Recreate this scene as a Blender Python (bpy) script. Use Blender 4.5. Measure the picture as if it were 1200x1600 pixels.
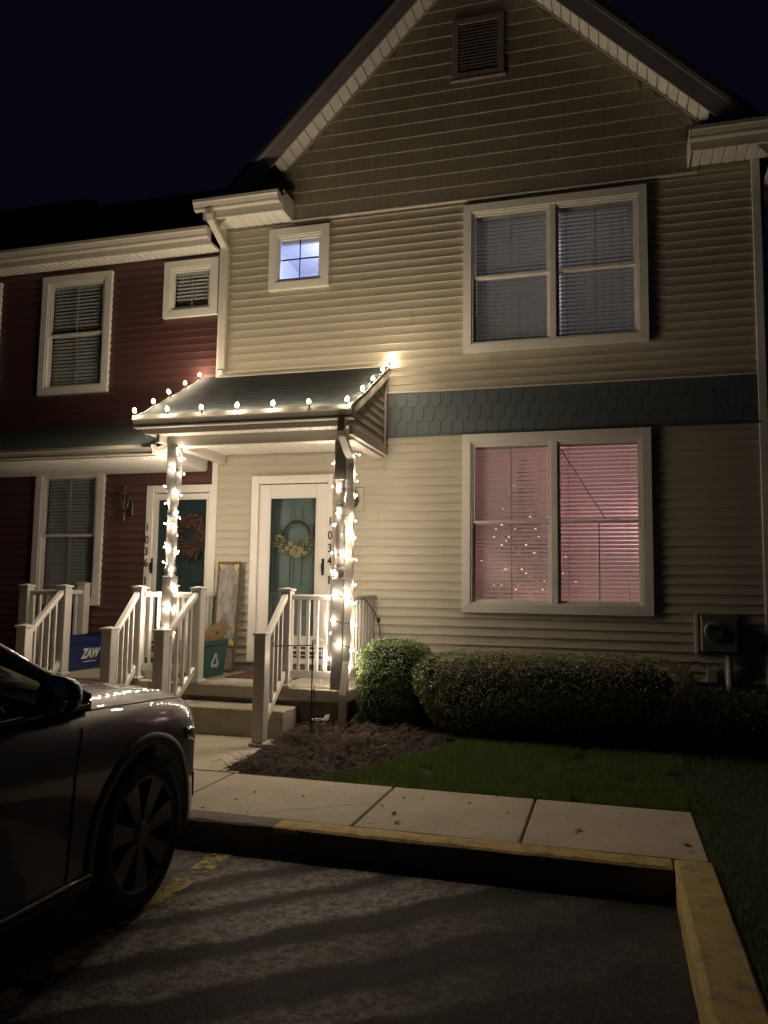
import bpy, bmesh, math, random
from mathutils import Vector, Matrix, noise
from mathutils.bvhtree import BVHTree
R = math.radians
random.seed(7)
for o in list(bpy.data.objects):
    bpy.data.objects.remove(o, do_unlink=True)
S = bpy.context.scene
COL = S.collection

# ------------------------------------------------------------------ camera
cam_d = bpy.data.cameras.new('camera')
cam = bpy.data.objects.new('camera', cam_d)
COL.objects.link(cam)
S.camera = cam
cam_d.sensor_fit = 'VERTICAL'
cam_d.sensor_height = 36.0
cam_d.lens = 1233.24 / 1600 * 36.0
cam_d.clip_start = 0.05
cam_d.clip_end = 500
YAW, PITCH, ROLL = R(15.945), R(5.5146), R(0.8261)
fw = Vector((-math.sin(YAW) * math.cos(PITCH), math.cos(YAW) * math.cos(PITCH), math.sin(PITCH)))
rt = Vector((math.cos(YAW), math.sin(YAW), 0))
up = rt.cross(fw)
r2 = math.cos(ROLL) * rt + math.sin(ROLL) * up
u2 = -math.sin(ROLL) * rt + math.cos(ROLL) * up
cam.matrix_world = Matrix(((r2.x, u2.x, -fw.x, 1.621), (r2.y, u2.y, -fw.y, -9.005), (r2.z, u2.z, -fw.z, 1.5), (0, 0, 0, 1)))

# ------------------------------------------------------------------ night sky
W = bpy.data.worlds.new('World')
S.world = W
W.use_nodes = True
nt = W.node_tree
bg = nt.nodes['Background']
sky = nt.nodes.new('ShaderNodeTexSky')
sky.sky_type = 'NISHITA'
sky.sun_disc = False
sky.sun_elevation = R(-6)
sky.sun_rotation = R(200)
mixn = nt.nodes.new('ShaderNodeMix')
mixn.data_type = 'RGBA'
mixn.blend_type = 'ADD'
mixn.inputs[0].default_value = 1.0
nt.links.new(sky.outputs[0], mixn.inputs[6])
mixn.inputs[7].default_value = (0.0008, 0.0009, 0.0025, 1)
hs = nt.nodes.new('ShaderNodeMix')
hs.data_type = 'RGBA'
hs.inputs[0].default_value = 0.97
nt.links.new(sky.outputs[0], hs.inputs[6])
hs.inputs[7].default_value = (0, 0, 0, 1)
nt.links.new(hs.outputs[2], mixn.inputs[6])
nt.links.new(mixn.outputs[2], bg.inputs[0])
bg.inputs[1].default_value = 1.0
S.view_settings.view_transform = 'Standard'
S.view_settings.look = 'None'
S.view_settings.exposure = 0.97
S.view_settings.gamma = 1.0
S.cycles.max_bounces = 6
S.cycles.diffuse_bounces = 3
S.cycles.sample_clamp_indirect = 1.5
S.cycles.caustics_reflective = True

# lamp powers (watts)
P_BIG = 32.0
P_RAKE = 9.0
P_MINI = 1.55
WARM = (1.0, 0.80, 0.57)
WARM_MINI = (1.0, 0.82, 0.63)

# ------------------------------------------------------------------ materials
MAT = {}
def mat(name, base, rough=0.6, var=0.0, scale=6.0, bump=0.0, bscale=60.0, metal=0.0, coat=0.0, tint=None, stretch=None, spec=0.5, trans=0.0):
    if name in MAT:
        return MAT[name]
    m = bpy.data.materials.new(name)
    m.use_nodes = True
    n = m.node_tree
    b = n.nodes['Principled BSDF']
    b.inputs['Base Color'].default_value = (*base, 1)
    b.inputs['Roughness'].default_value = rough
    b.inputs['Metallic'].default_value = metal
    b.inputs['Specular IOR Level'].default_value = spec
    b.inputs['Coat Weight'].default_value = coat
    b.inputs['Coat Roughness'].default_value = 0.015
    tc = n.nodes.new('ShaderNodeTexCoord')
    src = tc.outputs['Object']
    if stretch:
        mp = n.nodes.new('ShaderNodeMapping')
        mp.inputs['Scale'].default_value = stretch
        n.links.new(src, mp.inputs[0])
        src = mp.outputs[0]
    if var > 0:
        t = n.nodes.new('ShaderNodeTexNoise')
        t.inputs['Scale'].default_value = scale
        t.inputs['Detail'].default_value = 6
        t.inputs['Roughness'].default_value = 0.65
        n.links.new(src, t.inputs['Vector'])
        r = n.nodes.new('ShaderNodeValToRGB')
        r.color_ramp.elements[0].position = 0.3
        r.color_ramp.elements[1].position = 0.72
        lo = [c * (1 - var) for c in base]
        hi = [min(1, c * (1 + var)) for c in (tint or base)]
        r.color_ramp.elements[0].color = (*lo, 1)
        r.color_ramp.elements[1].color = (*hi, 1)
        n.links.new(t.outputs['Fac'], r.inputs[0])
        n.links.new(r.outputs[0], b.inputs['Base Color'])
    if bump > 0:
        t2 = n.nodes.new('ShaderNodeTexNoise')
        t2.inputs['Scale'].default_value = bscale
        t2.inputs['Detail'].default_value = 5
        n.links.new(src, t2.inputs['Vector'])
        bp = n.nodes.new('ShaderNodeBump')
        bp.inputs['Strength'].default_value = bump
        bp.inputs['Distance'].default_value = 0.01
        n.links.new(t2.outputs['Fac'], bp.inputs['Height'])
        n.links.new(bp.outputs[0], b.inputs['Normal'])
    if trans > 0:
        tr = n.nodes.new('ShaderNodeBsdfTranslucent')
        tr.inputs[0].default_value = (*base, 1)
        mx = n.nodes.new('ShaderNodeMixShader')
        mx.inputs[0].default_value = trans
        out = n.nodes['Material Output']
        n.links.new(b.outputs[0], mx.inputs[1])
        n.links.new(tr.outputs[0], mx.inputs[2])
        n.links.new(mx.outputs[0], out.inputs[0])
    MAT[name] = m
    return m

def emis(name, col, strength):
    m = bpy.data.materials.new(name)
    m.use_nodes = True
    n = m.node_tree
    b = n.nodes['Principled BSDF']
    b.inputs['Base Color'].default_value = (0.8, 0.8, 0.8, 1)
    b.inputs['Emission Color'].default_value = (*col, 1)
    b.inputs['Emission Strength'].default_value = strength
    m.cycles.emission_sampling = 'NONE'
    MAT[name] = m
    return m

def glassmat(name, tintc=(0.93, 0.95, 0.95), refl=1.0):
    m = bpy.data.materials.new(name)
    m.use_nodes = True
    n = m.node_tree
    for x in list(n.nodes):
        if x.type == 'BSDF_PRINCIPLED':
            n.nodes.remove(x)
    out = n.nodes['Material Output']
    t = n.nodes.new('ShaderNodeBsdfTransparent')
    t.inputs[0].default_value = (*tintc, 1)
    g = n.nodes.new('ShaderNodeBsdfGlossy')
    g.inputs['Roughness'].default_value = 0.015
    lw = n.nodes.new('ShaderNodeLayerWeight')
    lw.inputs[0].default_value = 0.5
    pw = n.nodes.new('ShaderNodeMath')
    pw.operation = 'POWER'
    pw.inputs[1].default_value = 5.0
    n.links.new(lw.outputs['Facing'], pw.inputs[0])
    f = n.nodes.new('ShaderNodeMath')
    f.operation = 'MULTIPLY_ADD'
    f.inputs[1].default_value = 0.9
    f.inputs[2].default_value = 0.05 * refl
    n.links.new(pw.outputs[0], f.inputs[0])
    x = n.nodes.new('ShaderNodeMixShader')
    n.links.new(f.outputs[0], x.inputs[0])
    n.links.new(t.outputs[0], x.inputs[1])
    n.links.new(g.outputs[0], x.inputs[2])
    n.links.new(x.outputs[0], out.inputs[0])
    MAT[name] = m
    return m

M_sid = mat('beige_vinyl', (0.46, 0.424, 0.328), 0.5, 0.07, 2.5, 0.12, 90, stretch=(1, 1, 6))
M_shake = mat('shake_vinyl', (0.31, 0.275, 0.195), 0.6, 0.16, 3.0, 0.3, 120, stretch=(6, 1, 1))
M_band = mat('scallop_vinyl', (0.105, 0.128, 0.135), 0.55, 0.14, 5, 0.25, 90, stretch=(5, 1, 1))
M_red = mat('red_vinyl', (0.105, 0.047, 0.044), 0.5, 0.10, 3, 0.12, 90, stretch=(1, 1, 6))
M_white = mat('white_vinyl', (0.76, 0.73, 0.66), 0.42, 0.05, 4, 0.04, 40)
M_rail = mat('rail_vinyl', (0.74, 0.71, 0.66), 0.38, 0.05, 5, 0.03, 40)
M_alum = mat('aluminium_trim', (0.62, 0.58, 0.50), 0.45, 0.07, 3, 0.05, 30)
M_brown = mat('rake_trim', (0.36, 0.32, 0.30), 0.5, 0.08, 3)
M_roof = mat('shingle_roof', (0.027, 0.036, 0.037), 0.85, 0.45, 14, 0.7, 220)
M_roofdk = mat('main_shingle', (0.028, 0.028, 0.03), 0.9, 0.3, 12, 0.6, 160)
M_conc = mat('porch_concrete', (0.40, 0.36, 0.28), 0.85, 0.20, 5, 0.35, 120)
M_walk = None
M_dark = mat('shadow_gap_dark', (0.012, 0.012, 0.013), 0.6)
M_black = mat('black_metal', (0.02, 0.02, 0.022), 0.4, metal=0.3)
M_vent = mat('vent_vinyl', (0.24, 0.20, 0.17), 0.55, 0.1, 5)
M_post = mat('wrapped_post', (0.21, 0.20, 0.185), 0.35, 0.12, 9, 0.1, 30)
M_glass = glassmat('window_glass')
M_blind = mat('blind_slat', (0.62, 0.60, 0.57), 0.55, 0.04, 4)
M_blindlit = mat('blind_slat_thin', (0.72, 0.68, 0.66), 0.55, 0.05, 4, trans=0.24)
M_pewter = mat('grille_bar', (0.55, 0.52, 0.47), 0.5)
M_door = mat('teal_door', (0.165, 0.215, 0.205), 0.45, 0.05, 4, 0.05, 50)
M_doordk = mat('blue_door', (0.045, 0.07, 0.075), 0.45, 0.05, 4)
M_room = mat('room_wall', (0.72, 0.66, 0.62), 0.8, 0.03, 3)
M_roomdk = mat('room_dark', (0.05, 0.05, 0.05), 0.9)
M_found = mat('foundation_block', (0.27, 0.24, 0.20), 0.9, 0.2, 5, 0.4, 60)

# ------------------------------------------------------------------ mesh collector
class MB:
    def __init__(s):
        s.v, s.f, s.sm = [], [], []
    def add(s, vs, fs, smooth=False):
        b = len(s.v)
        s.v.extend([tuple(p) for p in vs])
        for f in fs:
            s.f.append([b + i for i in f])
            s.sm.append(smooth)
    def box(s, x0, x1, y0, y1, z0, z1):
        v = [(x, y, z) for z in (z0, z1) for y in (y0, y1) for x in (x0, x1)]
        s.add(v, [(0, 2, 3, 1), (4, 5, 7, 6), (0, 1, 5, 4), (2, 6, 7, 3), (0, 4, 6, 2), (1, 3, 7, 5)])
        return s
    def cbox(s, x0, x1, y0, y1, z0, z1, c=0.006):
        """box with chamfered edges"""
        c = min(c, (x1 - x0) * .45, (y1 - y0) * .45, (z1 - z0) * .45)
        bm = bmesh.new()
        bmesh.ops.create_cube(bm, size=1)
        for v in bm.verts:
            v.co = Vector(((x0 + x1) / 2 + v.co.x * (x1 - x0), (y0 + y1) / 2 + v.co.y * (y1 - y0), (z0 + z1) / 2 + v.co.z * (z1 - z0)))
        bmesh.ops.bevel(bm, geom=list(bm.edges), offset=c, segments=1, affect='EDGES')
        bm.verts.index_update()
        s.add([v.co[:] for v in bm.verts], [[v.index for v in f.verts] for f in bm.faces])
        bm.free()
        return s
    def prism(s, poly, axis, a0, a1, smooth=False):
        """extrude polygon along axis; poly gives the two other coords in order"""
        def mk(p, a):
            return (a, p[0], p[1]) if axis == 'x' else (p[0], a, p[1]) if axis == 'y' else (p[0], p[1], a)
        n = len(poly)
        v = [mk(p, a0) for p in poly] + [mk(p, a1) for p in poly]
        f = [list(range(n))[::-1], [n + i for i in range(n)]]
        s.add(v, f)
        s.add(v, [(i, (i + 1) % n, n + (i + 1) % n, n + i) for i in range(n)], smooth)
        return s
    def tube(s, pts, r, n=8, caps=True):
        pts = [Vector(p) for p in pts]
        rs = r if isinstance(r, (list, tuple)) else [r] * len(pts)
        base = len(s.v)
        prev = None
        vs = []
        for i, p in enumerate(pts):
            d = (pts[min(i + 1, len(pts) - 1)] - pts[max(i - 1, 0)])
            if d.length < 1e-9:
                d = Vector((0, 0, 1))
            d.normalize()
            if prev is None:
                a = d.orthogonal().normalized()
            else:
                a = (prev - d * prev.dot(d))
                a = a.normalized() if a.length > 1e-6 else d.orthogonal().normalized()
            prev = a
            b = d.cross(a)
            for k in range(n):
                t = 2 * math.pi * k / n
                vs.append(p + (a * math.cos(t) + b * math.sin(t)) * rs[i])
        fs = []
        for i in range(len(pts) - 1):
            for k in range(n):
                fs.append((i * n + k, i * n + (k + 1) % n, (i + 1) * n + (k + 1) % n, (i + 1) * n + k))
        s.add(vs, fs, True)
        if caps:
            s.add(vs[:n], [list(range(n))[::-1]])
            s.add(vs[-n:], [list(range(n))])
        return s
    def lathe(s, prof, c, n=20, axis='z', smooth=True, caps=True):
        vs, fs = [], []
        for (r, h) in prof:
            for k in range(n):
                t = 2 * math.pi * k / n
                a, b = r * math.cos(t), r * math.sin(t)
                vs.append((c[0] + a, c[1] + b, c[2] + h) if axis == 'z' else (c[0] + h, c[1] + a, c[2] + b) if axis == 'x' else (c[0] + b, c[1] + h, c[2] + a))
        for i in range(len(prof) - 1):
            for k in range(n):
                fs.append((i * n + k, i * n + (k + 1) % n, (i + 1) * n + (k + 1) % n, (i + 1) * n + k))
        s.add(vs, fs, smooth)
        if caps and prof[0][0] > 1e-6:
            s.add(vs[:n], [list(range(n))[::-1]])
        if caps and prof[-1][0] > 1e-6:
            s.add(vs[-n:], [list(range(n))])
        return s
    def build(s, name, m, parent=None, off=(0, 0, 0)):
        me = bpy.data.meshes.new(name)
        o = bpy.data.objects.new(name, me)
        off = Vector(off)
        if parent is not None:
            off = off + ORG.get(parent.name, Vector((0, 0, 0)))
            o.parent = parent
        ORG[o.name] = off
        me.from_pydata([(p[0] - off.x, p[1] - off.y, p[2] - off.z) for p in s.v], [], s.f)
        me.polygons.foreach_set('use_smooth', s.sm)
        me.materials.append(m)
        me.update()
        COL.objects.link(o)
        return o
ORG = {}

def thing(name, label, cat, loc=(0, 0, 0), group=None):
    o = bpy.data.objects.new(name, None)
    o.empty_display_size = 0.1
    COL.objects.link(o)
    o.location = loc
    ORG[o.name] = Vector(loc)
    o['label'] = label
    o['category'] = cat
    if group:
        o['group'] = group
    return o
def tag(o, label, cat, group=None):
    o['label'] = label
    o['category'] = cat
    if group:
        o['group'] = group
    return o
def struct(o, kind='structure'):
    o['kind'] = kind
    return o

def text_mb(txt, size, depth=0.004, shear=0.0, bold=0.0):
    """lettering as MB lying in the x-z plane, facing -y, centred at origin"""
    cu = bpy.data.curves.new('txt', 'FONT')
    cu.body = txt
    cu.size = size
    cu.extrude = depth / 2
    cu.shear = shear
    cu.offset = bold
    cu.align_x = 'CENTER'
    cu.align_y = 'CENTER'
    cu.resolution_u = 4
    o = bpy.data.objects.new('txt', cu)
    COL.objects.link(o)
    dg = bpy.context.evaluated_depsgraph_get()
    me = bpy.data.meshes.new_from_object(o.evaluated_get(dg))
    mb = MB()
    mb.add([(v.co.x, -v.co.z, v.co.y) for v in me.vertices], [list(p.vertices) for p in me.polygons])
    bpy.data.objects.remove(o)
    bpy.data.meshes.remove(me)
    bpy.data.curves.remove(cu)
    return mb
def moved(mb, fn):
    out = MB()
    out.v = [fn(p) for p in mb.v]
    out.f = mb.f
    out.sm = mb.sm
    return out

def point_lamp(name, loc, power, col, radius, parent):
    l = bpy.data.lights.new(name, 'POINT')
    l.energy = power
    l.color = col
    l.shadow_soft_size = radius
    o = bpy.data.objects.new(name, l)
    COL.objects.link(o)
    o.location = Vector(loc) - (ORG[parent.name] if parent else Vector((0, 0, 0)))
    if parent:
        o.parent = parent
    return o

# ------------------------------------------------------------------ ground, road, kerb, pavement
ZA = -0.155
def asphalt_mat():
    m = mat('asphalt', (0.026, 0.0245, 0.0235), 0.85, 0.5, 3.0, 1.0, 70)
    n = m.node_tree
    b = n.nodes['Principled BSDF']
    ramp = [x for x in n.nodes if x.type == 'VALTORGB'][0]
    tc = [x for x in n.nodes if x.type == 'TEX_COORD'][0]
    v = n.nodes.new('ShaderNodeTexVoronoi')
    v.inputs['Scale'].default_value = 55
    n.links.new(tc.outputs['Object'], v.inputs['Vector'])
    r2_ = n.nodes.new('ShaderNodeValToRGB')
    r2_.color_ramp.elements[0].color = (2.6, 2.5, 2.2, 1)
    r2_.color_ramp.elements[1].color = (0.55, 0.55, 0.55, 1)
    r2_.color_ramp.elements[1].position = 0.42
    n.links.new(v.outputs['Color'], r2_.inputs[0])
    mx = n.nodes.new('ShaderNodeMix')
    mx.data_type = 'RGBA'
    mx.blend_type = 'MULTIPLY'
    mx.inputs[0].default_value = 0.8
    n.links.new(ramp.outputs[0], mx.inputs[6])
    n.links.new(r2_.outputs[0], mx.inputs[7])
    # pale light bands of unknown source, painted into the colour, fanning across the bay
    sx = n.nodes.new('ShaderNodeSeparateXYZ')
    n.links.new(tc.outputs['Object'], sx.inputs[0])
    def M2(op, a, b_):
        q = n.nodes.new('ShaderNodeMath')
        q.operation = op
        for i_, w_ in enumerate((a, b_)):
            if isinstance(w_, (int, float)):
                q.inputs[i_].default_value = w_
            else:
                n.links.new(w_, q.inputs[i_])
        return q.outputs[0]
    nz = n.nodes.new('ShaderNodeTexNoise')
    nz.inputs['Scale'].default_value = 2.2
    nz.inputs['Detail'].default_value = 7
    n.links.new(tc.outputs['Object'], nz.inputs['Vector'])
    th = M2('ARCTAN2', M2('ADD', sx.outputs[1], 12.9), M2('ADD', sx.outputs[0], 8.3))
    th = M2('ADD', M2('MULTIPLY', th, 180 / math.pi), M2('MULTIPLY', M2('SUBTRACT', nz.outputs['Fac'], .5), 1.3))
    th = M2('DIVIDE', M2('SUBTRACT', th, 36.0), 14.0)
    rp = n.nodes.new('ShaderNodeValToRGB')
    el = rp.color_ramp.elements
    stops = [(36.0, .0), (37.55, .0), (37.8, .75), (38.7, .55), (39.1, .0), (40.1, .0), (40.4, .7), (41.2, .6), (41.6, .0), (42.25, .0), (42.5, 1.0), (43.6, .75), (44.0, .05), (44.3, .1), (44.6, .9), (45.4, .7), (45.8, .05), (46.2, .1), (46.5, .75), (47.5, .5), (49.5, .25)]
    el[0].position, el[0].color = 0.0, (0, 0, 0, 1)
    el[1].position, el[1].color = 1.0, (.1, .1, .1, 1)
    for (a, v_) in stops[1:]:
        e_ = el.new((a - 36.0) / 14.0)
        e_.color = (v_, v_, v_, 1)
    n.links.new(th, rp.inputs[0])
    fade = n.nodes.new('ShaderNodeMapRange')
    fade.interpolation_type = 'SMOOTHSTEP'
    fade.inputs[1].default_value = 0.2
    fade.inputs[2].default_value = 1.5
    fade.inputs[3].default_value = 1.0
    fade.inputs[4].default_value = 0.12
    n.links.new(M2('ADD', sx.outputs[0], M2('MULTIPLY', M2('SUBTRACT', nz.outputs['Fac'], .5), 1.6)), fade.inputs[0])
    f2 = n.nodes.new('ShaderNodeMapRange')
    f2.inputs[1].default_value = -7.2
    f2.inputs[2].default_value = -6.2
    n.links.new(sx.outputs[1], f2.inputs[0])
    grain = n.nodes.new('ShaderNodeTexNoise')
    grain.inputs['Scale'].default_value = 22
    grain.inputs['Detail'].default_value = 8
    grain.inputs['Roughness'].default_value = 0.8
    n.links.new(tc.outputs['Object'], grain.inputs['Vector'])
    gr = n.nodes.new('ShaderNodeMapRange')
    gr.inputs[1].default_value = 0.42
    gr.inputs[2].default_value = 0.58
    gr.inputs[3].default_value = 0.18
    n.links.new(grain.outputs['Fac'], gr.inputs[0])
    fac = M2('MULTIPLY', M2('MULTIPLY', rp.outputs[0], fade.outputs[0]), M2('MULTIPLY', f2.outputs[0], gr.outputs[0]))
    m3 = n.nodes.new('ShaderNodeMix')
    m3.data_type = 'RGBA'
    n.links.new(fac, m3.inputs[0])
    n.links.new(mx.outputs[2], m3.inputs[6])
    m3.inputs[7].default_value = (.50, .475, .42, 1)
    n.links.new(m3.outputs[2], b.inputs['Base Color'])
    return m
mb = MB()
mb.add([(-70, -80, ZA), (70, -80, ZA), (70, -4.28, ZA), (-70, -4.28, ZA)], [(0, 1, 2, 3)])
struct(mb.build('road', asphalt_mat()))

def conc_mat(name, base):
    m = mat(name, base, 0.85, 0.14, 2.2, 0.35, 180)
    n = m.node_tree
    b = n.nodes['Principled BSDF']
    ramp = [x for x in n.nodes if x.type == 'VALTORGB'][0]
    tc = [x for x in n.nodes if x.type == 'TEX_COORD'][0]
    t = n.nodes.new('ShaderNodeTexNoise')
    t.inputs['Scale'].default_value = 110
    t.inputs['Detail'].default_value = 3
    n.links.new(tc.outputs['Object'], t.inputs['Vector'])
    r2_ = n.nodes.new('ShaderNodeValToRGB')
    r2_.color_ramp.elements[0].position = 0.35
    r2_.color_ramp.elements[1].position = 0.65
    r2_.color_ramp.elements[0].color = (0.66, 0.65, 0.63, 1)
    r2_.color_ramp.elements[1].color = (1.15, 1.15, 1.15, 1)
    n.links.new(t.outputs['Fac'], r2_.inputs[0])
    t3 = n.nodes.new('ShaderNodeTexNoise')      # dark stains
    t3.inputs['Scale'].default_value = 5.5
    t3.inputs['Detail'].default_value = 8
    t3.inputs['Roughness'].default_value = 0.75
    n.links.new(tc.outputs['Object'], t3.inputs['Vector'])
    r3 = n.nodes.new('ShaderNodeValToRGB')
    r3.color_ramp.elements[0].position = 0.27
    r3.color_ramp.elements[1].position = 0.36
    r3.color_ramp.elements[0].color = (0.45, 0.42, 0.38, 1)
    r3.color_ramp.elements[1].color = (1, 1, 1, 1)
    n.links.new(t3.outputs['Fac'], r3.inputs[0])
    last = ramp.outputs[0]
    for rr in (r2_, r3):
        mx = n.nodes.new('ShaderNodeMix')
        mx.data_type = 'RGBA'
        mx.blend_type = 'MULTIPLY'
        mx.inputs[0].default_value = 1.0
        n.links.new(last, mx.inputs[6])
        n.links.new(rr.outputs[0], mx.inputs[7])
        last = mx.outputs[2]
    n.links.new(last, b.inputs['Base Color'])
    return m
M_walk = conc_mat('sidewalk_concrete', (0.58, 0.515, 0.40))
mb = MB()
xs = [-9.9, -8.6, -7.4, -6.2, -5.0, -3.72, -2.47, -1.31, 0.03, 1.09, 2.15]
for a, b in zip(xs[:-1], xs[1:]):
    mb.cbox(a + 0.007, b - 0.007, -4.095, -3.045, -0.20, 0.0, 0.008)
struct(mb.build('sidewalk', M_walk))
mb = MB().box(-9.9, 2.13, -4.09, -3.05, -0.2, -0.03)
struct(mb.build('sidewalk_bed', mat('dirt', (0.05, 0.04, 0.03), 0.95, 0.3, 8)))
# walkway from pavement to the steps
mb = MB()
mb.prism([(-2.86, -3.03), (-1.28, -3.03), (-1.42, -2.35), (-1.47, -1.60), (-2.86, -1.60)], 'z', -0.2, 0.002)
struct(mb.build('walkway', M_walk))
mb = MB().box(-4.75, -3.12, -3.03, -1.6, -0.2, 0.001)
struct(mb.build('walkway', M_walk))

mb = MB()
cp = [(-.22, -4.08), (-.12, -3.98), (-.06, -3.92), (.02, -3.80), (.05, -3.72), (.03, -3.62)]
cp = [(-.62, -4.05), (-.5, -3.9), (-.36, -3.82), (-.2, -3.68), (-.1, -3.62), (.0, -3.55)]
for (a, b) in zip(cp[:-1], cp[1:]):
    d = Vector((b[0] - a[0], b[1] - a[1])).normalized() * .003
    mb.add([(a[0] - d.y, a[1] + d.x, .0032), (a[0] + d.y, a[1] - d.x, .0032), (b[0] + d.y, b[1] - d.x, .0032), (b[0] - d.y, b[1] + d.x, .0032)], [(0, 1, 2, 3)])
struct(mb.build('pavement_crack', MAT['dirt']))
# kerbs : concrete, yellow painted top worn away in patches
def kerb_mat(name, cut, toponly=True):
    m = mat(name, (0.30, 0.26, 0.19) if not toponly else (0.17, 0.15, 0.12), 0.85, 0.25, 4, 0.5, 120)
    n = m.node_tree
    b = n.nodes['Principled BSDF']
    ramp = [x for x in n.nodes if x.type == 'VALTORGB'][0]
    tc = [x for x in n.nodes if x.type == 'TEX_COORD'][0]
    t = n.nodes.new('ShaderNodeTexNoise')
    t.inputs['Scale'].default_value = 9
    t.inputs['Detail'].default_value = 8
    t.inputs['Roughness'].default_value = 0.75
    n.links.new(tc.outputs['Object'], t.inputs['Vector'])
    r1 = n.nodes.new('ShaderNodeValToRGB')
    r1.color_ramp.elements[0].position = 0.33
    r1.color_ramp.elements[1].position = 0.50
    n.links.new(t.outputs['Fac'], r1.inputs[0])
    sx = n.nodes.new('ShaderNodeSeparateXYZ')
    n.links.new(tc.outputs['Object'], sx.inputs[0])
    ma = n.nodes.new('ShaderNodeMath')
    ma.operation = 'GREATER_THAN'
    ma.inputs[1].default_value = cut
    n.links.new(sx.outputs[0], ma.inputs[0])
    mu = n.nodes.new('ShaderNodeMath')
    mu.operation = 'MULTIPLY'
    n.links.new(r1.outputs[0], mu.inputs[0])
    n.links.new(ma.outputs[0], mu.inputs[1])
    mx = n.nodes.new('ShaderNodeMix')
    mx.data_type = 'RGBA'
    n.links.new(mu.outputs[0], mx.inputs[0])
    n.links.new(ramp.outputs[0], mx.inputs[6])
    mx.inputs[7].default_value = (0.60, 0.45, 0.17, 1)
    if toponly:
        ge = n.nodes.new('ShaderNodeNewGeometry')
        sn = n.nodes.new('ShaderNodeSeparateXYZ')
        n.links.new(ge.outputs['True Normal'], sn.inputs[0])
        gt = n.nodes.new('ShaderNodeMath')
        gt.operation = 'GREATER_THAN'
        gt.inputs[1].default_value = 0.45
        n.links.new(sn.outputs[2], gt.inputs[0])
        m4 = n.nodes.new('ShaderNodeMath')
        m4.operation = 'MULTIPLY'
        n.links.new(mu.outputs[0], m4.inputs[0])
        n.links.new(gt.outputs[0], m4.inputs[1])
        n.links.new(m4.outputs[0], mx.inputs[0])
    n.links.new(mx.outputs[2], b.inputs['Base Color'])
    return m
M_kerb = kerb_mat('kerb_paint', -0.42)
M_kerb2 = kerb_mat('kerb_paint_worn', -0.42, False)
def kerbprof(a, b, h, rr=0.025):
    return [(a, ZA - 0.1), (b, ZA - 0.1), (b, h), (a + rr, h), (a + rr * .3, h - rr * .3), (a, h - rr)]
def rough_bar(mb, p0, p1, width_dir, w, h, n=60, amp=0.006):
    """kerb as a swept profile with small uneven edge"""
    p0, p1 = Vector(p0), Vector(p1)
    wd = Vector(width_dir)
    prof = [(0, ZA - .1), (0, h - .03), (0.008, h - .01), (0.028, h), (w * .5, h + .002), (w - .012, h), (w, h - .01), (w, ZA - .1)]
    vs = []
    for i in range(n + 1):
        p = p0.lerp(p1, i / n)
        for k, (a, z) in enumerate(prof):
            e = noise.noise(Vector((p.x * 6 + k * 3.1, p.y * 6, k * 1.7))) * amp + noise.noise(Vector((p.x * 25, p.y * 25, k * 4.7))) * amp * .6
            q = p + wd * (a + (e if k in (1, 2, 3) else 0))
            vs.append((q.x, q.y, z + (e * .7 if 1 < k < 6 else 0)))
    k = len(prof)
    fs = []
    for i in range(n):
        for j in range(k - 1):
            fs.append((i * k + j, i * k + j + 1, (i + 1) * k + j + 1, (i + 1) * k + j))
    mb.add(vs, fs, False)
    mb.add(vs[:k], [list(range(k))])
    mb.add(vs[-k:], [list(range(k))[::-1]])
mb = MB()
rough_bar(mb, (1.935, -4.29, 0), (-9.9, -4.29, 0), (0, 1, 0), 0.185, 0.006, 300)
struct(mb.build('kerb', M_kerb))
mb = MB()
rough_bar(mb, (1.942, -4.14, 0), (1.90, -14.0, 0), (1, 0.0, 0), 0.215, 0.012, 300, 0.009)
struct(mb.build('kerb', M_kerb2))
# worn yellow bay line on the asphalt
mb = MB()
mb.add([(-.765, -4.40, ZA + .004), (-.635, -4.40, ZA + .004), (-.635, -8.6, ZA + .004), (-.765, -8.6, ZA + .004)], [(3, 2, 1, 0)])
m = mat('yellow_line', (0.55, 0.42, 0.16), 0.8, 0.3, 25, 0.3, 120)
n_ = m.node_tree
tc_ = [q for q in n_.nodes if q.type == 'TEX_COORD'][0]
tn_ = n_.nodes.new('ShaderNodeTexNoise')
tn_.inputs['Scale'].default_value = 6
tn_.inputs['Detail'].default_value = 9
tn_.inputs['Roughness'].default_value = .8
n_.links.new(tc_.outputs['Object'], tn_.inputs['Vector'])
rr_ = n_.nodes.new('ShaderNodeValToRGB')
rr_.color_ramp.elements[0].position = .47
rr_.color_ramp.elements[1].position = .53
n_.links.new(tn_.outputs['Fac'], rr_.inputs[0])
n_.links.new(rr_.outputs[0], n_.nodes['Principled BSDF'].inputs['Alpha'])
struct(mb.build('bay_line', m))

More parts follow.
